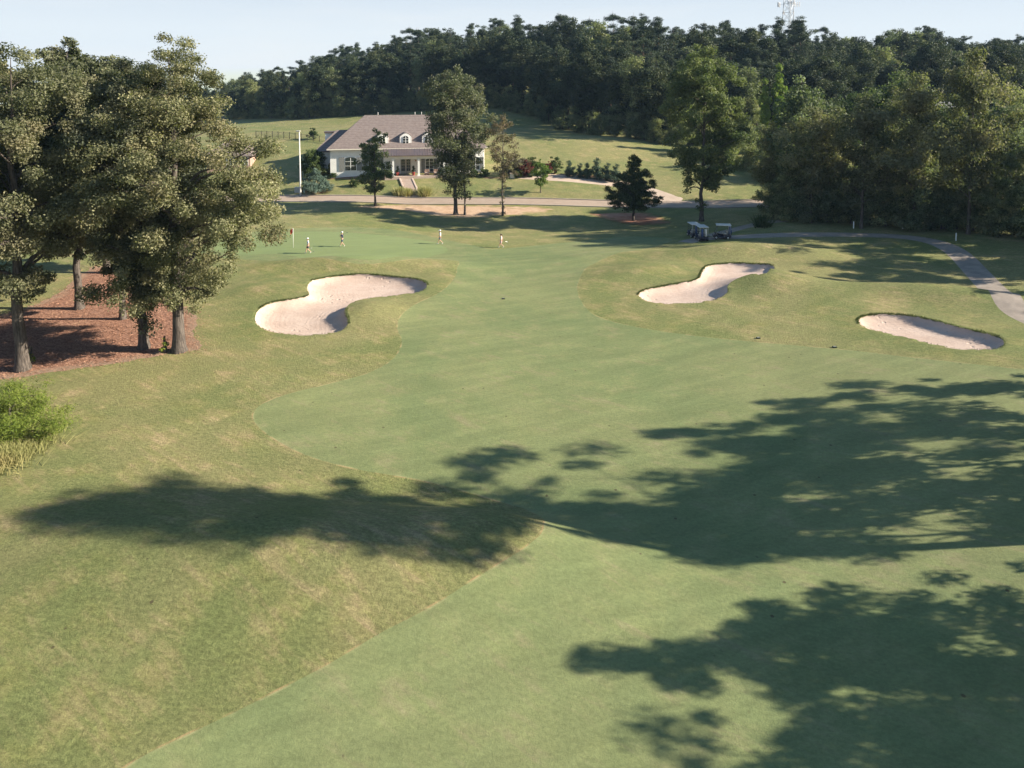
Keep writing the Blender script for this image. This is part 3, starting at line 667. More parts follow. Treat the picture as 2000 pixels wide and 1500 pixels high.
# trees of the same wood beyond the right edge: their shadows cross the fairway
SHK = [Tree(90+i, 17, .2, 2.6, 4.6, ('oak','tall','oak')[i], ('oak_leaf','wood_leaf','gum_leaf')[i], n=54, per=170, size=.34, rc=(.6,1.55), inner=.12, nl=30, sub=2, lobes=.42, flat=.6) for i in range(3)]
SHK.append(Tree(94, 26, .24, 15.0, 3.5, 'oak', 'oak_leaf', n=95, per=190, size=.32, rc=(.6,1.4), inner=.15, nl=26, sub=1, lobes=.3, base_h=.5))
SHADE = [(29.5, 28.5, 26.6, 3, 1.15), (33.5, 29.0, 18.2, 0, 0.64), (30, 31.8, 19.5, 1, 0.66), (33, 30.8, 19.5, 2, 0.7), (36, 33.8, 16.5, 0, 0.7), (38.5, 38.0, 15, 1, 0.52), (41.5, 41.5, 12.3, 2, 0.55), (44, 36.5, 16, 1, 0.72), (29, 23.8, 10.4, 1, 0.5), (26, 22.3, 11.8, 2, 0.56), (24.5, 19.2, 9.4, 0, 0.55), (30, 22.6, 12.2, 1, 0.66), (31, 18.8, 13, 0, 0.72), (27, 16.2, 10, 2, 0.6), (59, 65, 17, 1, 0.8), (60.5, 70, 18, 0, 0.85), (62, 76, 18.5, 2, 0.85), (60, 81.5, 17.5, 0, 0.75), (67, 68.5, 17, 2, 0.8), (56, 59, 9.5, 1, 0.6), (57, 54.6, 8, 2, 0.5)]
for i, (x, y, h, k, w_) in enumerate(SHADE):
    k = SHK[k]
    k.place('broadleaf_tree', gp(x, y), 'tree beyond the right edge throwing its long shadow over the grass', group='trees beyond the right edge', rz=i*1.7, sc=w_, sz=h/k.h)

# --- shrubs and garden plants
class Shrub(Tree):
    def __init__(s, seed, h, rad, prof, leaf, n=30, per=90, size=.16, rc=(.25,.5), nl=8, **kw):
        Tree.__init__(s, seed, h, .05+.02*h, .12, rad, prof, leaf, n=n, per=per, size=size, rc=rc, nl=nl, inner=kw.pop('inner', .35), base_h=.04, flare=1.1, **kw)
    def put(s, name, px, py, label, sc=1., sz=None, cat='shrub', group=None):
        o = s.place(name, G(px, py), label, cat, group, rz=px*.37, sc=sc, sz=sz)
        for c in o.children:
            if c.name.startswith('trunk'): c.name = 'stem'
            else: c.name = 'foliage'
        return o
b_ = Shrub(101, 3.2, 2.5, 'edge', 'bush_leaf', n=150, per=150, size=.19, rc=(.35,.75), wid=.16, up=.7, jit=.5, lobes=.2)
b_.put('bush', 22, 862, 'feathery bright yellow green bush at the left edge of the rough', 1.12, 1.0)
Shrub(102, 3.9, 3.2, 'cone', 'spruce_leaf', n=150, per=90, size=.24, rc=(.35,.6), wid=.3, inner=.4).put('spruce_tree', 617, 373, 'big rounded blue spruce by the fire hydrant')
Shrub(103, 5.2, 3.0, 'edge', 'shrub_leaf', n=90, per=90, size=.3, rc=(.5,.8)).put('bush', 612, 345, 'large dark bush behind the blue spruce')
yl = Shrub(104, 2.6, 1.2, 'edge', 'yellow_leaf', n=32, per=60, size=.24, rc=(.3,.55))
yl.put('shrub', 651, 340, 'upright yellow shrub against the left corner of the house')
yl.put('shrub', 628, 345, 'orange tinted shrub left of the upright yellow shrub', .75)
yl.put('shrub', 1018, 344, 'golden shrub by the low stone pillar', .7)
rd = Shrub(105, 1.2, .95, 'edge', 'shrub_leaf', n=26, per=70, size=.18, rc=(.25,.4))
for i, (px, py, s, lb) in enumerate([(686,340,1.,'round green shrub under the shuttered window'),(700,341,.9,'small green shrub right of the one under the shuttered window'),(722,342,.9,'green shrub behind the young sweetgum'),(740,343,.8,'low shrub between the young sweetgum and the porch'),(764,345,.85,'dark low shrub at the left porch column'),
    (866,344,1.0,'shrub in front of the white wall left of the tall oak'),(882,345,.9,'low shrub just left of the tall oak trunk'),(925,344,1.,'shrub at the white wall right of the tall oak'),(945,344,1.1,'rounded shrub at the right corner of the house'),(1010,346,1.0,'dark round shrub right of the low stone pillar'),(1036,345,.9,'low shrub behind the small maple'),(690,364,.95,'lone spiky young shrub on the front lawn'),(652,347,.8,'flat bright shrub at the bed corner')]):
    rd.put('shrub', px, py, lb, s)
rr_ = Shrub(106, 2.8, 1.6, 'edge', 'red_leaf', n=40, per=60, size=.26, rc=(.3,.6))
rr_.put('shrub', 1028, 343, 'dark red leaved shrub behind the small maple')
rr_.put('shrub', 1072, 340, 'lower red leaved shrub right of the small maple', .8)
gy = Shrub(107, 4.0, 2.2, 'edge', 'grey_leaf', n=50, per=60, size=.28, rc=(.4,.7))
gy.put('tree', 1000, 343, 'grey brown garden tree right of the house end', .95, cat='tree')
gy.put('tree', 1022, 340, 'smaller grey brown garden tree behind the red shrub', .8, cat='tree')
gs = Shrub(108, 3.6, 1.5, 'oak', 'shrub_leaf', n=40, per=60, size=.26, rc=(.35,.6))
gs.put('tree', 1085, 338, 'small round green tree at the edge of the bright field', .9, cat='tree')
gs.put('tree', 1040, 338, 'round green tree above the red leaved shrub', .9, cat='tree')
gs.put('tree', 612, 272, 'small dark conifer beside the black fence', .75, cat='tree')
cy = Shrub(109, 3.2, 1.25, 'spire', 'cypress_leaf', n=56, per=70, size=.22, rc=(.3,.5), wid=.3, inner=.25)
for i, (px, py, s, lb) in enumerate([(1112,345,.95,'first and loneliest blue green cypress of the driveway row'),(1133,347,.85,'cypress second from the house end of the driveway row'),(1147,348,.9,'cypress third from the house end of the driveway row'),(1166,350,1.25,'tallest cypress of the driveway row'),(1186,352,1.0,'cypress just left of the dark conical cedar'),(1203,354,1.0,'cypress hidden behind the dark conical cedar')]):
    cy.put('cypress_tree', px, py, lb, s, cat='tree', group='blue green cypresses along the driveway')

def reed_clump(seed, n, rad, h, wid=.035, lean=.35):
    rg = np.random.default_rng(seed); a = rg.uniform(0, 6.28, n); r = rad*np.abs(rg.normal(0, .55, n)); b0 = np.stack([np.cos(a)*r, np.sin(a)*r, np.full(n, -.05)], 1)
    d = unit(np.stack([np.cos(a)*lean*r/rad, np.sin(a)*lean*r/rad, np.ones(n)], 1)+rg.normal(0, .30, (n, 3))); L = h*rg.uniform(.55, 1.1, n)[:, None]
    s = unit(np.cross(d, rg.normal(size=(n, 3))))*wid
    V4 = np.stack([b0-s, b0+s, b0+d*L+s*.3, b0+d*L-s*.3], 1); return V4, np.clip(rg.normal(.5, .25, n), 0, 1)
def reeds(name, loc, seed, n, rad, h, label, group=None, mat='reed_leaf', wid=.035, sy=1.):
    V4, t = reed_clump(seed, n, rad, h, wid); V4[..., 1] *= sy
    o = bpy.data.objects.new(name, quad_mesh(name, V4, t, M[mat])); COL.objects.link(o); o.location = loc
    return tag(o, label, 'grass clump', group)
reeds('ornamental_grass', G(782, 381), 1, 900, .95, 1.5, 'pale plumed grass clump left of the brick steps')
reeds('ornamental_grass', G(797, 382), 2, 700, .8, 1.3, 'smaller pale grass clump touching the brick steps on their left')
reeds('ornamental_grass', G(829, 381), 3, 1100, 1.15, 1.5, 'broad pale plumed grass clump right of the brick steps')
reeds('tall_grass', G(5, 893), 4, 6500, 1.6, .60, 'dry straw coloured tall grass in front of the bright bush', wid=.015, sy=1.6)
reeds('tall_grass', G(48, 868), 5, 2200, .9, .45, 'shorter tall grass at the right foot of the bright bush', wid=.015)
fr = []
for bi, bk_ in enumerate(BUNK):                     # uncut grass hanging over the bunker lips
    g_ = np.random.default_rng(50+bi); nx_ = np.roll(bk_, -1, 0)-bk_; ln = np.linalg.norm(nx_, axis=1)
    ar = .5*np.sum(bk_[:,0]*np.roll(bk_[:,1], -1)-np.roll(bk_[:,0], -1)*bk_[:,1]); on = np.stack([nx_[:,1], -nx_[:,0]], 1)/ln[:, None]*np.sign(ar)
    n_ = int(ln.sum()*130); k_ = g_.choice(len(bk_), n_, p=ln/ln.sum()); t_ = g_.uniform(0, 1, n_)[:, None]
    kp = (on[k_][:, 1] > .1) | (g_.uniform(0, 1, n_) < .15); k_ = k_[kp]; t_ = t_[kp]; n_ = len(k_)
    far = (on[k_][:, 1] > .1)                       # the raised far lips carry the longest grass
    P2 = bk_[k_]+nx_[k_]*t_+on[k_]*(g_.uniform(-.02, .22, n_)*np.where(far, 1, .5))[:, None]
    Z2 = H(P2[:,0], P2[:,1])-.02; b0 = np.column_stack([P2, Z2]); L_ = (g_.uniform(.05, .15, n_)*np.where(far, 1.5, .6))[:, None]
    d_ = unit(np.column_stack([-on[k_]*.7, np.ones(n_)])+g_.normal(0, .35, (n_, 3))); s_ = unit(np.cross(d_, g_.normal(size=(n_, 3))))*.014
    fr.append((np.stack([b0-s_, b0+s_, b0+d_*L_+s_*.3, b0+d_*L_-s_*.3], 1), np.clip(g_.normal(.4, .25, n_), 0, 1)))
fo_ = bpy.data.objects.new('lip_grass', quad_mesh('lip_grass', np.concatenate([f[0] for f in fr]), np.concatenate([f[1] for f in fr]), M['lip_leaf'])); COL.objects.link(fo_)
tag(fo_, 'longer uncut grass fringe along the bunker lips', 'grass', kind='stuff')
g_ = np.random.default_rng(77); sp = [z[2] for z in ZONES if z[0] == 'pine_straw_bed'][0]
P2 = np.column_stack([g_.uniform(-62, -17, 60000), g_.uniform(38, 82, 60000)]); s2 = sdf(P2[:,0], P2[:,1], sp)
P2 = P2[(s2 < .9*g_.uniform(0, 1, len(s2))**2.2)]; n_ = len(P2); a_ = g_.uniform(0, 6.28, n_)
c3 = np.column_stack([P2, H(P2[:,0], P2[:,1])+g_.uniform(.0, .06, n_)]); d_ = np.column_stack([np.cos(a_), np.sin(a_), g_.normal(0, .18, n_)])*(.11*g_.uniform(.5, 1.5, n_))[:, None]; s_ = np.column_stack([-np.sin(a_), np.cos(a_), g_.normal(0, .25, n_)])*.028
lo_ = bpy.data.objects.new('straw_litter', quad_mesh('straw_litter', np.stack([c3-d_, c3-s_, c3+d_, c3+s_], 1), np.clip(g_.normal(.5, .3, n_), 0, 1), M['litter'])); COL.objects.link(lo_)
tag(lo_, 'loose pine needles scattered over the straw bed', 'straw', kind='stuff')
rg_ = reeds('tall_grass', G(1488, 443), 6, 500, .9, 1.6, 'pale green reed clump where the side path enters the wood', mat='shrub_leaf')
spr = Shrub(111, 1.1, .32, 'spire', 'bush_leaf', n=9, per=26, size=.15, rc=(.12,.22), nl=6)
spr.put('sapling', 62, 708, 'leafy sprout right of the thick oak trunk', cat='sapling'); spr.put('sapling', 322, 689, 'leafy sprout between the two nearest oak trunks', 1.1, cat='sapling')

# ------------------------------------------------------------------ white house
M['white_wall'] = simple('white_brick', (.80,.775,.74), .75, .2, var=.05, sc=1.2, bump=.006)
M['cream'] = simple('cream_paint', (.74,.68,.58), .6, .3, var=.04)
def shingle(name, a, b):
    k = NT(name); p = k.objc(); br = k.n('TexBrick'); k.l(k.mapped(p, (1,1,1)), br.inputs[0])
    n = k.noise(p, 2.2, 5, .7); n2 = k.noise(k.mapped(p, (3,1,9)), 2., 3)
    c = k.mix(k.ramp(n, .3, .7), a, b); c = k.mix(1., c, k.mix(n2, (.75,)*3, (1.2,)*3), 'MULTIPLY')
    w = k.n('TexWave', wave_type='BANDS', bands_direction='Z'); k.l(p, w.inputs[0]); w.inputs['Scale'].default_value = 1.1; w.inputs['Distortion'].default_value = 1.2; w.inputs['Detail'].default_value = 2
    c = k.mix(1., c, k.mix(w.outputs['Fac'], (.86,)*3, (1.08,)*3), 'MULTIPLY')
    k.base(c, .9, .15); k.bump(n2, .03); return k.m
M['shingle'] = shingle('brown_shingle', (.150,.117,.109), (.205,.167,.155))
M['grey_shingle'] = shingle('grey_shingle', (.19,.185,.19), (.27,.26,.26))
M['metal_roof'] = simple('metal_roof', (.14,.105,.10), .4, .5, .3)
M['shutter'] = simple('grey_shutter', (.20,.20,.19), .6)
M['glass'] = simple('dark_glass', (.02,.024,.03), .06, .8, var=.2)
M['white_paint'] = simple('white_paint', (.80,.79,.76), .5, .4, var=.03)
M['wood_door'] = simple('door_paint', (.42,.37,.31), .5, .4)
M['pole_grey_vent'] = simple('vent_grey', (.5,.47,.44), .6)
M['terracotta'] = simple('red_terracotta', (.33,.06,.045), .6)
M['brick'] = NT('red_brick')
def brick_mat(name, a, b, mo):
    k = NT(name); br = k.n('TexBrick'); k.l(k.mapped(k.objc(), (1,1,1), (R(90),0,0)), br.inputs[0])
    for i, c in (('Color1', a), ('Color2', b), ('Mortar', mo)): br.inputs[i].default_value = (*c, 1)
    br.inputs['Scale'].default_value = 2.2; br.inputs['Mortar Size'].default_value = .015
    k.base(k.mix(k.ramp(k.noise(k.objc(), 1.5, 4), .3, .7, 0, .3), br.outputs[0], (.5,.36,.3)), .9, .15); return k.m
M['brick'] = brick_mat('pale_red_brick', (.40,.235,.19), (.34,.18,.145), (.45,.38,.33))
M['step_brick'] = brick_mat('step_brick', (.46,.37,.315), (.39,.30,.25), (.45,.38,.33))

def hip(mb, x0, x1, y0, y1, ze, rx0, rx1, ry, zr, th=.18):
    vs = [(x0,y0,ze-th),(x1,y0,ze-th),(x1,y1,ze-th),(x0,y1,ze-th),(x0,y0,ze),(x1,y0,ze),(x1,y1,ze),(x0,y1,ze),(rx0,ry,zr),(rx1,ry,zr)]
    mb.add(vs, [(3,2,1,0),(0,1,5,4),(1,2,6,5),(2,3,7,6),(3,0,4,7),(4,5,9,8),(5,6,9),(6,7,8,9),(7,4,8)]); return mb
def arch(w, h, rise, n=10):                    # arched-top outline in XZ, bottom centre at 0,0
    pts = [(-w/2, 0), (w/2, 0)]
    for i in range(n+1):
        t = i/n; pts.append((w/2-w*t, h-rise+rise*math.sin(math.pi*t)))
    return pts
def window(parent, x, y, z, w, h, cols=2, rows=3, rise=.12, shutters=False, name='window'):
    T = Matrix.Translation((x, y, z)); f = MB()
    o = arch(w+.2, h+.1, rise); i = arch(w, h-.02, rise)
    f.prism(arch(w+.2, h+.1, rise), -.06, .04, T)
    fo = f.build(name, M['white_paint'], parent)
    p = MB().prism(arch(w, h-.02, rise), -.085, -.055, T @ Matrix.Translation((0,0,.05))); p.build('pane', M['glass'], fo)
    b = MB()
    for k in range(1, cols): xx = -w/2+w*k/cols; wd = .05 if k == cols/2 else .025; b.box(xx-wd, -.115, .05, xx+wd, -.083, h-.06, T)
    for k in range(1, rows): zz = .05+h*k/rows; b.box(-w/2, -.112, zz-.025, w/2, -.082, zz+.025, T)
    b.build('glazing_bar', M['white_paint'], fo)
    if shutters:
        for s in (-1, 1):
            sh = MB(); xc = s*(w/2+.1+w*.27)
            sh.prism([(xc-w*.25, -.02), (xc+w*.25, -.02), (xc+w*.25, h+(0 if s > 0 else .02)), (xc-w*.25, h)], -.09, -.005, T)
            sh.build('shutter', M['shutter'], parent)
    return fo

hx, hy, hzz = at_z(810.5, 340, 2.05)
HS = empty('white_house', (hx, hy, 2.05), 'white brick house with brown hipped roof, dormers and a front porch', 'house', rz=R(9))
HS.scale = (1.05, 1.05, 1.05)
wl = MB(); wl.box(-14.5, 0, -1.5, 12.3, 13, 4.55); wl.box(-16.9, 3.2, -1.5, -14.52, 12, 3.9); wl.build('wall', M['white_wall'], HS)
wl = MB(); wl.box(6.4, -1.3, -1.5, 12.0, -.01, 4.5); wl.build('bay_wall', M['white_wall'], HS)
rf = MB(); hip(rf, -15.0, 12.8, -.5, 16.5, 4.72, -8.9, 6.6, 8, 10.05); rfo = rf.build('roof', M['shingle'], HS)
rf = MB(); hip(rf, -17.4, -9, 2.7, 13, 4.05, -14.0, -9.2, 7.8, 7.4); rf.build('wing_roof', M['shingle'], HS)
rf = MB(); rf.add([(5.9,-1.8,4.55),(12.5,-1.8,4.55),(12.5,2.5,4.55),(5.9,2.5,4.55),(9.2,1.,7.0),(9.2,4.2,7.0)], [(0,1,2,3),(0,1,4),(1,2,5,4),(3,0,4,5),(2,3,5)]); rf.build('bay_roof', M['shingle'], HS)
ch = MB(); ch.box(-16.2, 9.5, 3, -13.6, 10.7, 6.7); ch.build('chimney', M['white_wall'], rfo)
ch = MB(); ch.box(-16.35, 9.35, 6.7, -13.45, 10.85, 7.0); ch.build('chimney_cap', M['metal_roof'], rfo)
for vx in (-6.5, .3, 1.5): MB().tube([(vx,8.4,9.5),(vx,8.4,10.55)], .055, 8).build('vent_pipe', M['pole_grey_vent'], rfo)
MB().box(-15.03, -.62, 4.5, 12.83, -.503, 4.66).build('gutter', M['cream'], HS)
for dx in (-5.6, -1.55, 2.35):
    T = Matrix.Translation((dx, .7, 5.0)); d = MB(); d.prism(arch(2.05, 2.15, .62, 12), 0, 3.4, T); do = d.build('dormer', M['white_wall'], HS)
    d = MB(); pts = arch(2.25, 2.28, .66, 12)[2:]; n_ = len(pts)
    out = [(x, z) for x, z in pts]+[(x*.93, z-.10) for x, z in reversed(pts)]
    d.prism(out, .03, 3.3, T); d.build('dormer_roof', M['shingle'], do)
    window(do, dx, .70, 5.28, .95, 1.45, 2, 3, .3)
window(HS, -11.05, 0, .85, 1.85, 2.3, 2, 3, .14, True)
window(HS, -7.2, 0, .85, 1.6, 2.3, 2, 3, .14, True)
window(HS, 8.2, -1.31, .8, 1.3, 2.2, 2, 3, .12, True); window(HS, 10.6, -1.31, .8, 1.3, 2.2, 2, 3, .12, True)
# porch
MB().box(-5.2, -3.0, -1.4, 6.1, -.01, .02).build('porch_floor', M['step_brick'], HS)
MB().box(-5.1, -2.85, 3.02, 6.0, -2.5, 3.55).build('porch_beam', M['cream'], HS)
pr = MB(); pr.add([(-5.4,-3.2,3.55),(6.3,-3.2,3.55),(6.3,-.52,4.48),(-5.4,-.52,4.48),(-5.4,-3.2,3.67),(6.3,-3.2,3.67),(6.3,-.52,4.6),(-5.4,-.52,4.6)], [(3,2,1,0),(4,5,6,7),(0,1,5,4),(1,2,6,5),(2,3,7,6),(3,0,4,7)])
for i in range(27):
    x = -5.3+i*.44; pr.add([(x-.02,-3.19,3.67),(x+.02,-3.19,3.67),(x+.02,-.53,4.6),(x-.02,-.53,4.6),(x-.02,-3.19,3.72),(x+.02,-3.19,3.72),(x+.02,-.53,4.65),(x-.02,-.53,4.65)], [(4,5,6,7),(0,1,5,4),(1,2,6,5),(3,0,4,7)])
pr.build('porch_roof', M['metal_roof'], HS)
for x in (-3.75, .6, 5.0): MB().box(x-.17, -2.85, .02, x+.17, -2.51, 3.02).box(x-.23, -2.91, .02, x+.23, -2.45, .25).box(x-.22, -2.9, 2.85, x+.22, -2.46, 3.02).build('porch_column', M['white_paint'], HS)
for s in (-.5, .5):
    x = -1.6+s*.92; d = MB(); T = Matrix.Translation((x, -.01, .04)); d.prism(arch(.88, 2.75, .1), -.06, .0, T); do = d.build('french_door', M['wood_door'], HS)
    p = MB().prism(arch(.60, 2.05, .1), -.075, -.055, T @ Matrix.Translation((0,0,.55))); p.build('pane', M['glass'], do)
    b = MB()
    for z in (1.1, 1.65, 2.15): b.box(-.3, -.10, z-.03, .3, -.072, z+.03, T)
    b.box(-.02, -.104, .58, .02, -.07, 2.55, T)
    b.build('glazing_bar', M['wood_door'], do)
window(HS, 2.55, 0, .3, 1.3, 2.4, 2, 4, .08, True); window(HS, 5.0, 0, .5, .9, 2.2, 2, 4, .08)
lt = MB(); lt.tube([(0.15,-.25,2.3),(0.15,-.25,2.55)], .11, 6).box(.11,-.2,2.4,.19,0,2.45); lt.build('wall_lantern', simple('lantern_copper', (.35,.16,.09), .4, .5, .6), HS)
def local(x, y, z=0):
    return HS.matrix_basis @ Vector((x, y, z))
TOP = Shrub(110, 1.1, .38, 'oak', 'shrub_leaf', n=16, per=60, size=.1, rc=(.15,.25))
for x, lb in ((-3.0, 'red planter pot with a round topiary left of the french doors'), (-.3, 'red planter pot with a round topiary right of the french doors')):
    p = local(x, -1.9, .02); o = empty('planter', p, lb, 'planter')
    MB().lathe([(.16,0),(.2,.05),(.3,.5),(.36,.56),(.36,.64),(.3,.64),(.28,.55)], 14).build('pot', M['terracotta'], o)
    c = bpy.data.objects.new('topiary', TOP.cm); COL.objects.link(c); c.parent = o; c.location = (0,0,.55)
    c = bpy.data.objects.new('stem', TOP.tm); COL.objects.link(c); c.parent = o; c.location = (0,0,.55)
M['wicker'] = simple('wicker', (.30,.20,.16), .8); M['cushion'] = simple('cushion', (.62,.52,.45), .8)
for i, (x, lb) in enumerate(((2.0, 'wicker porch armchair beside the middle porch column'), (3.6, 'wicker porch armchair further along the porch from the doors'))):
    o = empty('porch_chair', local(x, -1.6, .02), lb, 'chair', rz=R(5))
    MB().box(-.42,-.4,.18,.42,.4,.36).box(-.42,-.4,0,-.34,-.32,.18).box(.34,-.4,0,.42,-.32,.18).box(-.42,.32,0,-.34,.4,.18).box(.34,.32,0,.42,.4,.18).build('frame', M['wicker'], o)
    MB().box(-.34,-.38,.365,.34,.25,.50).build('seat', M['cushion'], o, bevel=.04); MB().box(-.42,.26,.365,.42,.4,.98).build('backrest', M['wicker'], o, bevel=.04)
    for s in (-1, 1): MB().box(s*.385-.05,-.4,.365,s*.385+.05,.255,.66).build('armrest', M['wicker'], o, bevel=.03)
# brick steps from the porch down to the road
o = empty('garden_steps', local(-1.6, -3.1, 0), 'flight of brick steps climbing from the road to the porch', 'steps', rz=R(5))
N_ = 20; st = MB()
top = local(-1.55, -3.05); bot = Vector((G(806, 386)[0], G(806, 386)[1], 0))
inv = o.matrix_basis.inverted()
for i in range(N_):
    a = top.lerp(bot, i/N_); c = top.lerp(bot, (i+1)/N_); za = hz(a.x, a.y); zc = hz(c.x, c.y); z = max(za, zc)+.06
    A = inv @ Vector((a.x, a.y, z)); B = inv @ Vector((c.x, c.y, z))
    st.box(A.x-.98, B.y, A.z-.5, A.x+.98, A.y-.004, A.z)
st.build('step', M['step_brick'], o)
for s in (-1, 1):
    w_ = MB(); P = []
    for i in range(N_+1):
        a = top.lerp(bot, i/N_); q = inv @ Vector((a.x, a.y, hz(a.x, a.y))); P.append(q)
    for i in range(N_): 
        A, B = P[i], P[i+1]; x = A.x+s*1.12
        w_.add([(x-.13,A.y,A.z-.3),(x+.13,A.y,A.z-.3),(x+.13,B.y,B.z-.3),(x-.13,B.y,B.z-.3),(x-.13,A.y,A.z+.22),(x+.13,A.y,A.z+.22),(x+.13,B.y,B.z+.22),(x-.13,B.y,B.z+.22)], [(3,2,1,0),(4,5,6,7),(0,1,5,4),(1,2,6,5),(2,3,7,6),(3,0,4,7)])
    w_.build('step_wall', M['step_brick'], o)
# other houses
def side_house(name, x, y, w, d, h, rz, wall, roof, label):
    o = empty(name, gp(x, y, 0), label, 'house', rz=rz); MB().box(-w/2, 0, -2, w/2, d, h).build('wall', wall, o)
    r = MB(); hip(r, -w/2-.5, w/2+.5, -.5, d+.5, h+.15, -w/2+d*.5, w/2-d*.5, d/2, h+d*.42); r.build('roof', roof, o)
    for k in range(4): window(o, -w/2+w*(k+.5)/4, 0, 1., 1.1, 1.6, 2, 2, .02)
    MB().prism(arch(1.1, 2.2, .02), -.05, .0, Matrix.Translation((w*.02, 0, .02))).build('door', M['wood_door'], o)
    return o
x, y, _ = at_z(447, 337, 1.6); side_house('brick_house', x, y, 8, 8, 2.8, R(8), M['brick'], M['shingle'], 'pale red brick house half hidden behind the biggest oak')
x, y, _ = at_z(1800, 292, 4.4); side_house('white_house', x, y, 24, 11, 4.6, R(-14), M['white_wall'], M['grey_shingle'], 'white house with grey roof glimpsed through the right hand wood')

# ------------------------------------------------------------------ street furniture and small things
M['pole_grey'] = simple('grey_concrete_pole', (.55,.52,.48), .6); M['black_metal'] = simple('black_metal', (.025,.025,.028), .4, .5, .4)
M['galv'] = simple('galvanised_steel', (.42,.42,.45), .45, .5, .6); M['pole_wood'] = bark_mat('pole_wood', (.22,.17,.13), (.32,.26,.21))
b = G(587, 382); o = empty('street_lamp', b, 'tall pale street lamp pole beside the blue spruce', 'street lamp')
MB().tube([(0,0,-.1),(0,0,.3),(0,0,10.9)], [.17,.15,.09], 10).build('pole', M['pole_grey'], o)
MB().box(-.12,-.12,10.9,.12,.12,11.0).box(-.5,-.16,10.95,.15,.16,11.13).build('lamp_head', M['pole_grey'], o, bevel=.03)
MB().box(-.42,-.11,10.93,-.12,.11,10.949).build('lens', M['cushion'], o)
b = G(599, 379); o = empty('fire_hydrant', b, 'small orange fire hydrant between the utility box and the blue spruce', 'hydrant')
hm = simple('hydrant_orange', (.50,.21,.06), .45)
MB().lathe([(.17,0),(.17,.05),(.11,.07),(.11,.5),(.14,.52),(.14,.56),(.12,.6),(.08,.68),(.03,.72),(.03,.77)], 14).build('body', hm, o)
for s in (-1, 1): MB().tube([(s*.09,0,.4),(s*.2,0,.4)], .055, 10).build('outlet', hm, o)
MB().tube([(0,-.09,.36),(0,-.21,.36)], .07, 10).build('outlet', hm, o)
b = G(582, 376); o = empty('utility_box', b, 'low grey utility box at the foot of the street lamp', 'utility box')
um = simple('utility_grey', (.36,.37,.36), .6); MB().box(-.5,-.4,-.05,.5,.4,.85).build('cabinet', um, o, bevel=.03); MB().box(-.54,-.44,.85,.54,.44,.93).build('lid', um, o, bevel=.02)
b = G(594, 377); o = empty('utility_pedestal', b, 'slim green utility pedestal between the box and the hydrant', 'pedestal')
MB().box(-.12,-.12,0,.12,.12,.95).build('body', simple('pedestal_green', (.22,.30,.27), .6), o, bevel=.02); MB().box(-.14,-.14,.95,.14,.14,1.08).build('cap', um, o, bevel=.03)
# black fence behind the house
P0, P1 = G(500, 268), G(648, 281); o = empty('metal_fence', (0,0,0), 'thin black metal fence on the slope left of the house', 'fence')
mb = MB(); pk = MB(); n_ = 13; pp = []
for i in range(n_+1):
    x = P0[0]+(P1[0]-P0[0])*i/n_; y = P0[1]+(P1[1]-P0[1])*i/n_; z = hz(x, y); pp.append((x, y, z))
    MB().box(x-.045,y-.045,z-.2,x+.045,y+.045,z+1.5).build('post', M['black_metal'], o)
for i in range(n_):
    a, c = Vector(pp[i]), Vector(pp[i+1])
    for h in (.25, 1.3): mb.tube([a+Vector((0,0,h)), c+Vector((0,0,h))], .018, 5)
    for k in range(1, 14):
        q = a.lerp(c, k/14); pk.tube([q+Vector((0,0,.12)), q+Vector((0,0,1.4))], .008, 4)
mb.build('rail', M['black_metal'], o); pk.build('picket', M['black_metal'], o)
# low stone gate pillar
b = G(1001, 347); o = empty('stone_pillar', b, 'low cream stone pillar at the end of the driveway', 'pillar')
MB().box(-.45,-.35,-.1,.45,.35,.75).build('shaft', M['cream'], o); MB().box(-.52,-.42,.75,.52,.42,.86).build('cap', M['drive'], o, bevel=.02)
# utility pole at the wood
x, y, _ = at_z(1277, 290, 4.2); g = hz(x, y); o = empty('utility_pole', (x, y, g), 'weathered wooden utility pole at the edge of the hillside wood', 'utility pole')
MB().tube([(0,0,-.2),(0,0,11)], [.17,.11], 10).build('pole', M['pole_wood'], o); MB().box(-1.1,-.06,10.2,1.1,.06,10.32).build('crossarm', M['pole_wood'], o)
for s in (-1, -.4, .4, 1): MB().lathe([(.04,10.32),(.07,10.36),(.05,10.44),(.06,10.48),(.02,10.52)], 8, Matrix.Translation((s, 0, 0))).build('insulator', M['white_paint'], o)
# lattice tower
ty = 345.; dx, dy, dz = ray(1540, 60); tx = dx/dy*ty; tg = hz(tx, ty); o = empty('lattice_tower', (tx, ty, tg), 'grey lattice radio tower rising above the trees', 'tower', rz=.35)
TH = 62.
def legp(k, z): 
    r = 3.9*(1-z/TH*.62); a = k*2*math.pi/3; return Vector((math.cos(a)*r, math.sin(a)*r, z))
for k in range(3): MB().tube([legp(k, -.5), legp(k, TH)], [.22,.14], 6).build('leg', M['galv'], o)
br = MB(); nb = 15
for i in range(nb):
    z0, z1 = TH*i/nb, TH*(i+1)/nb
    for k in range(3):
        a, b2 = k, (k+1) % 3; br.tube([legp(a, z0), legp(b2, z1)], .07, 4, cap=False); br.tube([legp(b2, z0), legp(a, z1)], .07, 4, cap=False); br.tube([legp(a, z1), legp(b2, z1)], .07, 4, cap=False)
br.build('bracing', M['galv'], o)
MB().tube([(0,0,0),(0,0,TH)], .10, 6).build('cable_run', M['galv'], o)
ant_z = CAMH+(lambda r: r[2]/r[1])(ray(1540, 8))*ty-tg
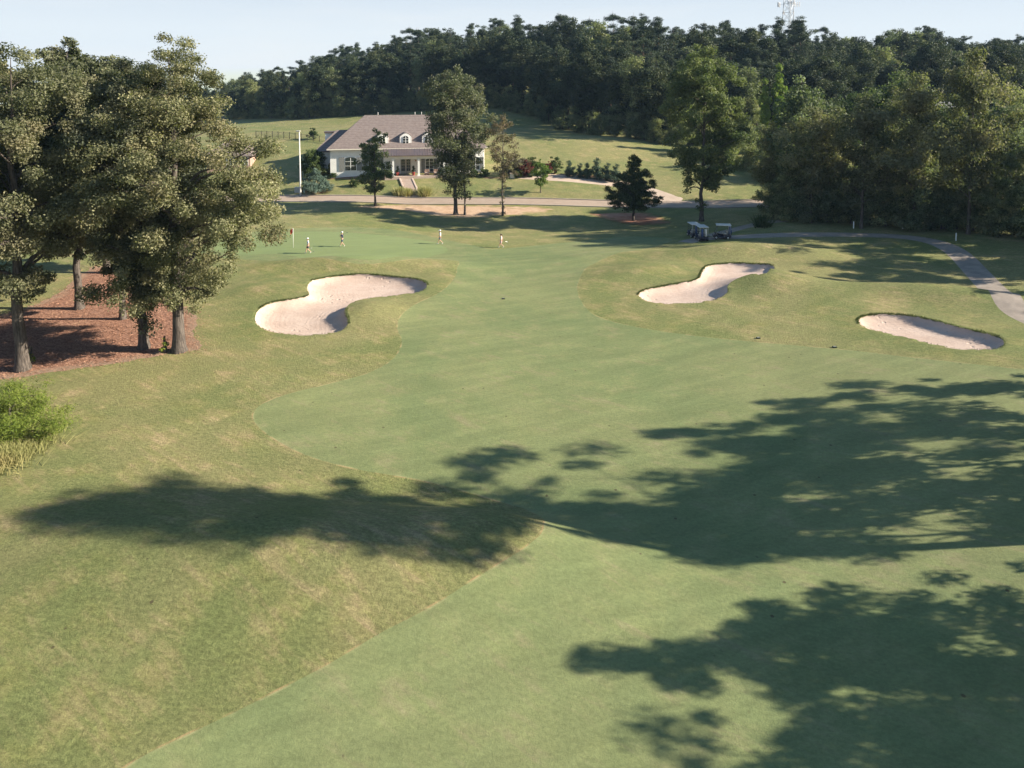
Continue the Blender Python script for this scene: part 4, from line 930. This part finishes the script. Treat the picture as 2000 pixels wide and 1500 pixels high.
for k, (dr, zz) in enumerate(((2.2, ant_z), (2.2, ant_z), (2.0, ant_z+.4))):
    c = legp(k, zz); d = Vector((c.x, c.y, 0)).normalized(); e = c+d*dr; a = MB(); a.tube([c, e], .06, 5); a.tube([e-d.cross(Vector((0,0,1)))*1.6, e+d.cross(Vector((0,0,1)))*1.6], .06, 5); a.build('antenna_mount', M['galv'], o)
    for s in (-1.4, 0, 1.4):
        q = e+d.cross(Vector((0,0,1)))*s; MB().box(q.x-.2,q.y-.14,q.z-1.1,q.x+.2,q.y+.14,q.z+1.1).build('antenna', M['galv'], o, bevel=.04)
c = legp(1, ant_z-4); MB().lathe([(.02,0),(.6,.1),(.75,.35),(.7,.35),(.1,.2)], 14, Matrix.Translation(c) @ Matrix.Rotation(R(90), 4, 'X')).build('dish', M['galv'], o)
# white stakes along the wood
for px, py, lb in ((1667,446,'white marker stake nearest the golf carts'),(1763,447,'white marker stake before the path bend'),(1867,470,'white marker stake on the outside of the path bend')):
    o = MB().box(-.05,-.05,-.1,.05,.05,.8).add([(-.05,-.05,.8),(.05,-.05,.8),(.05,.05,.8),(-.05,.05,.8),(0,0,.9)], [(0,1,4),(1,2,4),(2,3,4),(3,0,4)]).build('marker_stake', M['white_paint']); o.location = G(px, py)
    tag(o, lb, 'stake', 'white stakes along the wood')
# small dark yardage blocks on the fairway edge
M['dark_block'] = simple('dark_block', (.02,.035,.02), .7)
for px, py, lb in ((1481,661,'dark block on the fairway edge below the two lobed right bunker'),(1630,679,'dark block on the fairway edge left of the rightmost bunker'),(983,584,'dark yardage plate in the middle of the fairway')):
    o = empty('yardage_marker', G(px, py), lb, 'marker', 'yardage markers'); MB().box(-.14,-.1,-.04,.14,.1,.09).build('block', M['dark_block'], o, bevel=.02); MB().box(-.10,-.06,.091,.10,.06,.10).build('plate', M['shutter'], o)
# flagstick
b = G(573, 483); o = empty('flagstick', b, 'white flagstick with a red flag on the putting green', 'golf flag')
MB().tube([(0,0,-.1),(0,0,2.25)], .022, 8).build('pole', M['white_paint'], o)
fl = MB(); nx_, nz_ = 8, 5
vs = [(-.02-.34*i/nx_*(1-.25*j/nz_), .05*math.sin(i*1.1+j*.5)*i/nx_, 2.2-.5*j/nz_-.22*(i/nx_)**1.3) for j in range(nz_+1) for i in range(nx_+1)]
fs = [(j*(nx_+1)+i, j*(nx_+1)+i+1, (j+1)*(nx_+1)+i+1, (j+1)*(nx_+1)+i) for j in range(nz_) for i in range(nx_)]
fo = fl.add(vs, fs, True).build('flag', simple('red_flag', (.62,.07,.03), .7), o); sm_ = fo.modifiers.new('thick', 'SOLIDIFY'); sm_.thickness = .006
MB().lathe([(.054,-.12),(.054,.004),(.046,.004),(.046,-.12)], 14).build('cup', M['white_paint'], o)

# ------------------------------------------------------------------ golf carts
M['navy'] = simple('navy_body', (.018,.024,.055), .3, .6, var=.05); M['cart_roof'] = simple('cart_roof', (.50,.48,.45), .5, .4)
M['rubber'] = simple('rubber', (.02,.02,.02), .8); M['rim'] = simple('white_rim', (.62,.62,.60), .4); M['seat'] = simple('seat_vinyl', (.36,.33,.29), .6)
M['clear'] = NT('windscreen').base((.8,.85,.85), .05, .5).m
_k = M['clear'].node_tree.nodes['Principled BSDF']; _k.inputs['Transmission Weight'].default_value = .95; _k.inputs['IOR'].default_value = 1.05
def cart(loc, rz, label):
    o = empty('golf_cart', loc, label, 'golf cart', rz=rz); o.scale = (.88, .86, .92)
    # forward is +Y
    side = [(-1.18,.42),(-1.12,.62),(-.62,.66),(-.50,.62),(-.2,.60),(-.12,.28),(.55,.28),(.66,.62),(.95,.78),(1.12,.66),(1.2,.42),(1.12,.26),(-1.1,.26)]
    body = MB(); Rz = Matrix.Rotation(R(90), 4, 'Z'); body.prism([(-y, z) for y, z in side], -.56, .56, Matrix.Rotation(R(-90), 4, 'Z')); body.build('body', M['navy'], o, bevel=.05)
    MB().box(-.58,1.15,.3,.58,1.27,.42).build('bumper', M['rubber'], o, bevel=.03)
    MB().box(-.54,-.58,.665,.54,-.05,.82).build('seat', M['seat'], o, bevel=.05); MB().box(-.54,-.64,.84,.54,-.52,1.18).build('backrest', M['seat'], o, bevel=.05)
    rf = MB().prism([(-.66,1.80),(.66,1.80),(.62,1.88),(-.62,1.88)], -1.12, .86); rf.build('roof', M['cart_roof'], o, bevel=.03)
    for s in (-1, 1):
        MB().tube([(s*.52,.92,.74),(s*.52,.66,1.80)], .022, 6).build('roof_post', M['black_metal'], o)
        MB().tube([(s*.55,-1.0,.62),(s*.55,-.95,1.2),(s*.55,-.98,1.80)], .024, 6).build('roof_post', M['cart_roof'], o)
    MB().add([(-.5,.92,.76),(.5,.92,.76),(.5,.67,1.76),(-.5,.67,1.76),(-.5,.93,.76),(.5,.93,.76),(.5,.68,1.76),(-.5,.68,1.76)], [(3,2,1,0),(4,5,6,7),(0,1,5,4),(1,2,6,5),(2,3,7,6),(3,0,4,7)]).build('windscreen', M['clear'], o)
    st = MB(); c = Vector((-.27,.38,1.02)); t = Matrix.Translation(c) @ Matrix.Rotation(R(-35), 4, 'X')
    st.tube([t @ Vector((.17*math.cos(a), .17*math.sin(a), 0)) for a in np.linspace(0, 2*math.pi, 17)], .018, 6); st.tube([c, c+Vector((0,.28,-.38))], .02, 6); st.box(-.17,-.015,-.01,.17,.015,.01, t); st.build('steering_wheel', M['black_metal'], o)
    bk = MB(); bk.box(-.5,-1.2,.62,.5,-.8,.66); bk.tube([(-.5,-1.2,.95),(.5,-1.2,.95)], .02, 6); bk.tube([(-.5,-1.2,.62),(-.5,-1.2,.95)], .02, 6); bk.tube([(.5,-1.2,.62),(.5,-1.2,.95)], .02, 6); bk.build('bag_rack', M['black_metal'], o)
    for sx in (-1, 1):
        for yy in (-.72, .84):
            T = Matrix.Translation((sx*.53, yy, .235)) @ Matrix.Rotation(R(90*sx), 4, 'Y')
            w = MB().lathe([(.10,-.1),(.20,-.1),(.235,-.06),(.235,.06),(.20,.1),(.14,.1),(.13,.06)], 18, T).build('wheel', M['rubber'], o)
            MB().lathe([(.14,.05),(.135,.085),(.06,.10),(.03,.115),(.03,.05)], 14, T).build('rim', M['rim'], w)
        MB().box(sx*.36-.07,1.08,.60,sx*.36+.07,1.16,.68).build('headlight', M['rim'], o, bevel=.02)
    return o
M['bag_w'] = simple('white_bag', (.62,.62,.62), .6); M['bag_b'] = simple('blue_bag', (.05,.09,.22), .6); M['steel'] = simple('club_steel', (.5,.5,.52), .25, .5, .9)
def bag(o, x, mat, label):
    p = o.matrix_basis @ Vector((x, -.99, .665)); g = empty('golf_bag', p, label, 'golf bag', rz=o.rotation_euler.z)
    MB().lathe([(.12,0),(.135,.03),(.125,.4),(.13,.6),(.145,.8),(.15,.86),(.12,.86),(.11,.8)], 12).build('body', mat, g)
    MB().box(-.08,-.2,.12,.08,-.11,.5).build('pocket', mat, g, bevel=.03)
    for k in range(6):
        a = k*1.05; sx, sy = .07*math.cos(a), .07*math.sin(a); h = .98+.05*(k % 3); c = MB().tube([(sx,sy,.3),(sx*1.3,sy*1.3,h)], .007, 5).build('club', M['steel'], g)
        if k < 2: MB().lathe([(.0,h-.02),(.05,h),(.055,h+.05),(.03,h+.1),(0,h+.11)], 10, Matrix.Translation((sx*1.3,sy*1.3,0))).build('head_cover', M['bag_w'], c)
        else: MB().box(sx*1.3-.012,sy*1.3-.05,h-.02,sx*1.3+.012,sy*1.3+.03,h+.03).build('club_head', M['steel'], c)
c1 = cart(gp(22.4, 84.4, 0), R(5), 'navy golf cart nearest the camera on the left, seen from behind')
c2 = cart(gp(22.2, 87.3, 0), R(6), 'navy golf cart parked just in front of the one seen from behind')
c3 = cart(gp(24.9, 84.6, 0), R(80), 'navy golf cart seen from its side facing left')
bpy.context.view_layer.update()
bag(c1, -.25, M['bag_b'], 'blue golf bag on the left of the cart seen from behind'); bag(c1, .22, M['bag_w'], 'white golf bag on the right of the cart seen from behind')
bag(c2, 0., M['bag_b'], 'golf bag on the cart parked in front'); bag(c3, -.25, M['bag_b'], 'blue golf bag nearer the camera on the side on cart'); bag(c3, .25, M['bag_w'], 'white golf bag on the far side of the side on cart')

# ------------------------------------------------------------------ golfers
def skin(name, verts, edges, rad, mat, parent=None, root=0, sub=1):
    m = bpy.data.meshes.new(name); bm = bmesh.new(); ly = bm.verts.layers.skin.verify(); vs = [bm.verts.new(v) for v in verts]
    for v, r in zip(vs, rad): v[ly].radius = r if hasattr(r, '__len__') else (r, r)
    vs[root][ly].use_root = True
    for a, b in edges: bm.edges.new((vs[a], vs[b]))
    bm.to_mesh(m); bm.free(); m.materials.append(mat); o = bpy.data.objects.new(name, m); COL.objects.link(o)
    k = o.modifiers.new('skin', 'SKIN'); k.use_smooth_shade = True; s = o.modifiers.new('sub', 'SUBSURF'); s.levels = s.render_levels = sub
    if parent: o.parent = parent
    return o
M['skin'] = simple('skin', (.50,.30,.21), .55, .4, var=.06); M['hair'] = simple('dark_hair', (.035,.022,.015), .6)
def person(loc, rz, label, shirt, shorts, cap, hair_long=False, arms=None, club=None, h=1.72, shoes=(.72,.72,.70)):
    o = empty('person', loc, label, 'person', rz=rz); k = h/1.72; o.scale = (k, k, k)
    V = []; E = []; Rd = []; ix = {}
    def j(n, p, r, par=None):
        ix[n] = len(V); V.append(p); Rd.append(r)
        if par: E.append((ix[par], ix[n]))
    j('pelvis', (0,0,.93), (.135,.105)); j('spine', (0,.01,1.10), (.12,.095), 'pelvis'); j('chest', (0,.015,1.28), (.145,.105), 'spine'); j('collar', (0,.01,1.40), (.11,.08), 'chest')
    j('neck', (0,.025,1.47), .052, 'collar'); j('jaw', (0,.055,1.545), (.062,.07), 'neck'); j('head', (0,.05,1.62), (.078,.092), 'jaw'); j('top', (0,.035,1.69), (.062,.075), 'head')
    j('nose', (0,.165,1.59), .012, 'head')
    for s, n in ((-1,'l'), (1,'r')):
        fw = s   # right leg forward
        j('hip'+n, (s*.09,0,.88), .088, 'pelvis')
        if fw > 0: K, A, T = (s*.09,.17,.50), (s*.09,.26,.09), (s*.10,.42,.035)
        else: K, A, T = (s*.09,.03,.49), (s*.09,-.30,.17), (s*.09,-.17,.035)
        j('knee'+n, K, .058, 'hip'+n); j('calf'+n, tuple((a*.6+b*.4) for a, b in zip(K, A)), .055, 'knee'+n); j('ankle'+n, A, .037, 'calf'+n); j('toe'+n, T, (.04,.03), 'ankle'+n)
        j('sh'+n, (s*.175,.0,1.39), .055, 'collar')
        el, wr, hd = (arms or {}).get(n, ((s*.24,-.05*s,1.12), (s*.24,.10*s+.05,.90), (s*.235,.13*s+.07,.82)))
        j('el'+n, el, .042, 'sh'+n); j('wr'+n, wr, .028, 'el'+n); j('palm'+n, hd, (.035,.02), 'wr'+n)
        dv = (Vector(hd)-Vector(wr)).normalized(); lat = dv.cross(Vector((s,0,0))).normalized() if abs(dv.x) < .9 else Vector((0,1,0)); inn = Vector((-s,0,0))
        for q in range(4):
            b0 = Vector(hd)+lat*(.027-.018*q)+dv*.03; L = (.07,.08,.075,.06)[q]; p1 = b0+dv*L*.55+inn*.012; p2 = p1+dv*L*.3+inn*.03
            j(f'f{n}{q}', tuple(p1), .0095, 'palm'+n); j(f'g{n}{q}', tuple(p2), .008, f'f{n}{q}')
        b0 = Vector(hd)+lat*.045+inn*.015; j('th'+n, tuple(b0+dv*.01), .011, 'palm'+n); j('tj'+n, tuple(b0+dv*.045+lat*.006+inn*.012), .009, 'th'+n)
    skin('body', V, E, Rd, M['skin'], o)
    g = lambda n: V[ix[n]]; ml = lambda a, b, t: tuple(x*(1-t)+y*t for x, y in zip(g(a), g(b)))
    sv = [g('pelvis'), g('spine'), g('chest'), g('collar'), g('shl'), ml('shl','ell',.75), g('shr'), ml('shr','elr',.75), ml('collar','neck',.5)]
    sr = [(.155,.125), (.145,.115), (.168,.125), (.13,.095), .072, .062, .072, .062, .065]
    skin('shirt', sv, [(0,1),(1,2),(2,3),(3,4),(4,5),(3,6),(6,7),(3,8)], sr, shirt, o)
    pv = [g('spine'), g('pelvis'), g('hipl'), ml('hipl','kneel',.85), g('hipr'), ml('hipr','kneer',.85)]
    skin('shorts', [tuple(np.array(pv[0])*.4+np.array(pv[1])*.6)]+pv[1:], [(0,1),(1,2),(2,3),(1,4),(4,5)], [(.138,.112),(.152,.128),.105,.085,.105,.085], shorts, o)
    sm = simple('shoe', shoes, .6)
    for n in 'lr': skin('shoe', [ml('ankle'+n,'calf'+n,.12), g('ankle'+n), g('toe'+n)], [(0,1),(1,2)], [.044,.048,(.05,.036)], sm, o)
    em = M['hair']
    for s in (-1, 1): MB().lathe([(.002,-.006),(.008,-.003),(.009,0),(.008,.003),(.002,.006)], 8, Matrix.Translation((s*.032,.137,1.625))).build('eye', em, o)
    for s in (-1, 1): MB().lathe([(.004,-.03),(.014,-.02),(.017,.0),(.014,.022),(.004,.03)], 8, Matrix.Translation((s*.083,.03,1.60))).build('ear', M['skin'], o)
    MB().box(-.026,.128,1.545,.026,.136,1.553).build('mouth', simple('lips', (.35,.14,.12), .5), o)
    hr = MB().lathe([(.088,-.03),(.098,.02),(.094,.06),(.07,.10),(.03,.118)], 14, Matrix.Translation((0,.022,1.625)) @ Matrix.Scale(1.1, 4, (0,1,0))); hr.build('hair', M['hair'], o)
    if hair_long: skin('ponytail', [(0,-.08,1.66),(0,-.14,1.58),(0,-.13,1.46)], [(0,1),(1,2)], [.03,.04,.015], M['hair'], o)
    if cap:
        cp = MB().lathe([(.103,.03),(.108,.06),(.10,.09),(.078,.122),(.035,.142),(.01,.145)], 16, Matrix.Translation((0,.03,1.615)) @ Matrix.Scale(1.12, 4, (0,1,0)))
        br = [(-.085,.10),(-.09,.15),(-.06,.215),(0,.235),(.06,.215),(.09,.15),(.085,.10)]
        cp.add([(x, y, 1.648) for x, y in br]+[(x, y, 1.662) for x, y in br], [tuple(range(7)), tuple(reversed(range(7,14)))]+[(i,(i+1)%7,(i+1)%7+7,i+7) for i in range(7)])
        cp.build('cap', cap, o)
    if club:
        a, b2 = [o.matrix_basis @ Vector(p) for p in club[:2]]
        q = empty('golf_club', a, club[2], 'golf club'); d = b2-a; mb = MB().tube([(0,0,0), tuple(d)], .010, 6); mb.build('shaft', M['steel'], q)
        MB().tube([tuple(-d.normalized()*.04), tuple(d.normalized()*.24)], .016, 8).build('grip', M['rubber'], q)
        e = d; MB().box(e.x-.07,e.y-.03,e.z-.03,e.x+.06,e.y+.03,e.z+.04).build('club_head', M['white_paint'] if len(club) > 3 else M['steel'], q, bevel=.012)
    return o
LEFT = R(90)                                       # facing -X
cw = simple('white_cap', (.78,.78,.76), .7); 
s_lb = simple('pale_blue_shirt', (.48,.54,.66), .8); s_nv = simple('navy_shirt', (.02,.027,.06), .8); s_gr = simple('pale_grey_shirt', (.52,.55,.62), .8); s_pk = simple('pale_pink_shirt', (.66,.50,.52), .8)
t_nv = simple('navy_shorts', (.022,.026,.05), .8); t_bl = simple('dark_blue_shorts', (.04,.055,.12), .8); t_gr = simple('grey_shorts', (.24,.26,.32), .8); t_pk = simple('pink_shorts', (.55,.38,.38), .8)
person(G(602, 495), LEFT+R(12), 'golfer in pale blue shirt, navy shorts and white cap nearest the left bunker', s_lb, t_nv, cw,
       arms={'l': ((-.25,-.10,1.13),(-.22,.08,.94),(-.20,.12,.87)), 'r': ((.25,-.06,1.12),(.23,-.10,.86),(.225,-.10,.78))}, club=((.225,-.08,.80),(.22,-.55,.12),'putter held low by the golfer in the pale blue shirt'), h=1.74)
person(G(669, 482), LEFT-R(10), 'golfer in all navy clothes and white cap with a club on the shoulder', s_nv, t_bl, cw,
       arms={'l': ((-.27,.06,1.12),(-.14,.22,1.20),(-.11,.24,1.27)), 'r': ((.26,.08,1.14),(.16,.24,1.24),(.13,.23,1.32))}, club=((.10,.22,1.28),(.06,-.55,1.62),'club resting on the shoulder of the golfer in navy'), h=1.76)
person(G(860, 477), LEFT+R(5), 'golfer in pale grey shirt, grey shorts and white cap at the green edge', s_gr, t_gr, cw, h=1.72)
person(G(979, 484), LEFT, 'dark haired golfer in pale pink shirt on the fairway right of the green', s_pk, t_pk, None, hair_long=True,
       arms={'l': ((-.24,.05,1.12),(-.23,.2,.95),(-.22,.25,.89)), 'r': ((.25,-.12,1.13),(.26,-.16,.88),(.255,-.17,.80))}, club=((.255,-.15,.82),(.26,-.72,.66),'club with white head trailed behind the golfer in pink', 1), h=1.66)

# ------------------------------------------------------------------ thin summer haze over the whole course
hk = bpy.data.materials.new('haze'); hk.use_nodes = True; ht = hk.node_tree; ht.nodes.remove(ht.nodes['Principled BSDF'])
pv_ = ht.nodes.new('ShaderNodeVolumePrincipled'); pv_.inputs['Color'].default_value = (.45, .68, 1, 1); pv_.inputs['Density'].default_value = .0001; pv_.inputs['Anisotropy'].default_value = .1
ht.links.new(pv_.outputs[0], ht.nodes['Material Output'].inputs['Volume'])
hb = MB().box(-420, -70, -12, 420, 520, 90).build('haze', hk); hb['kind'] = 'stuff'
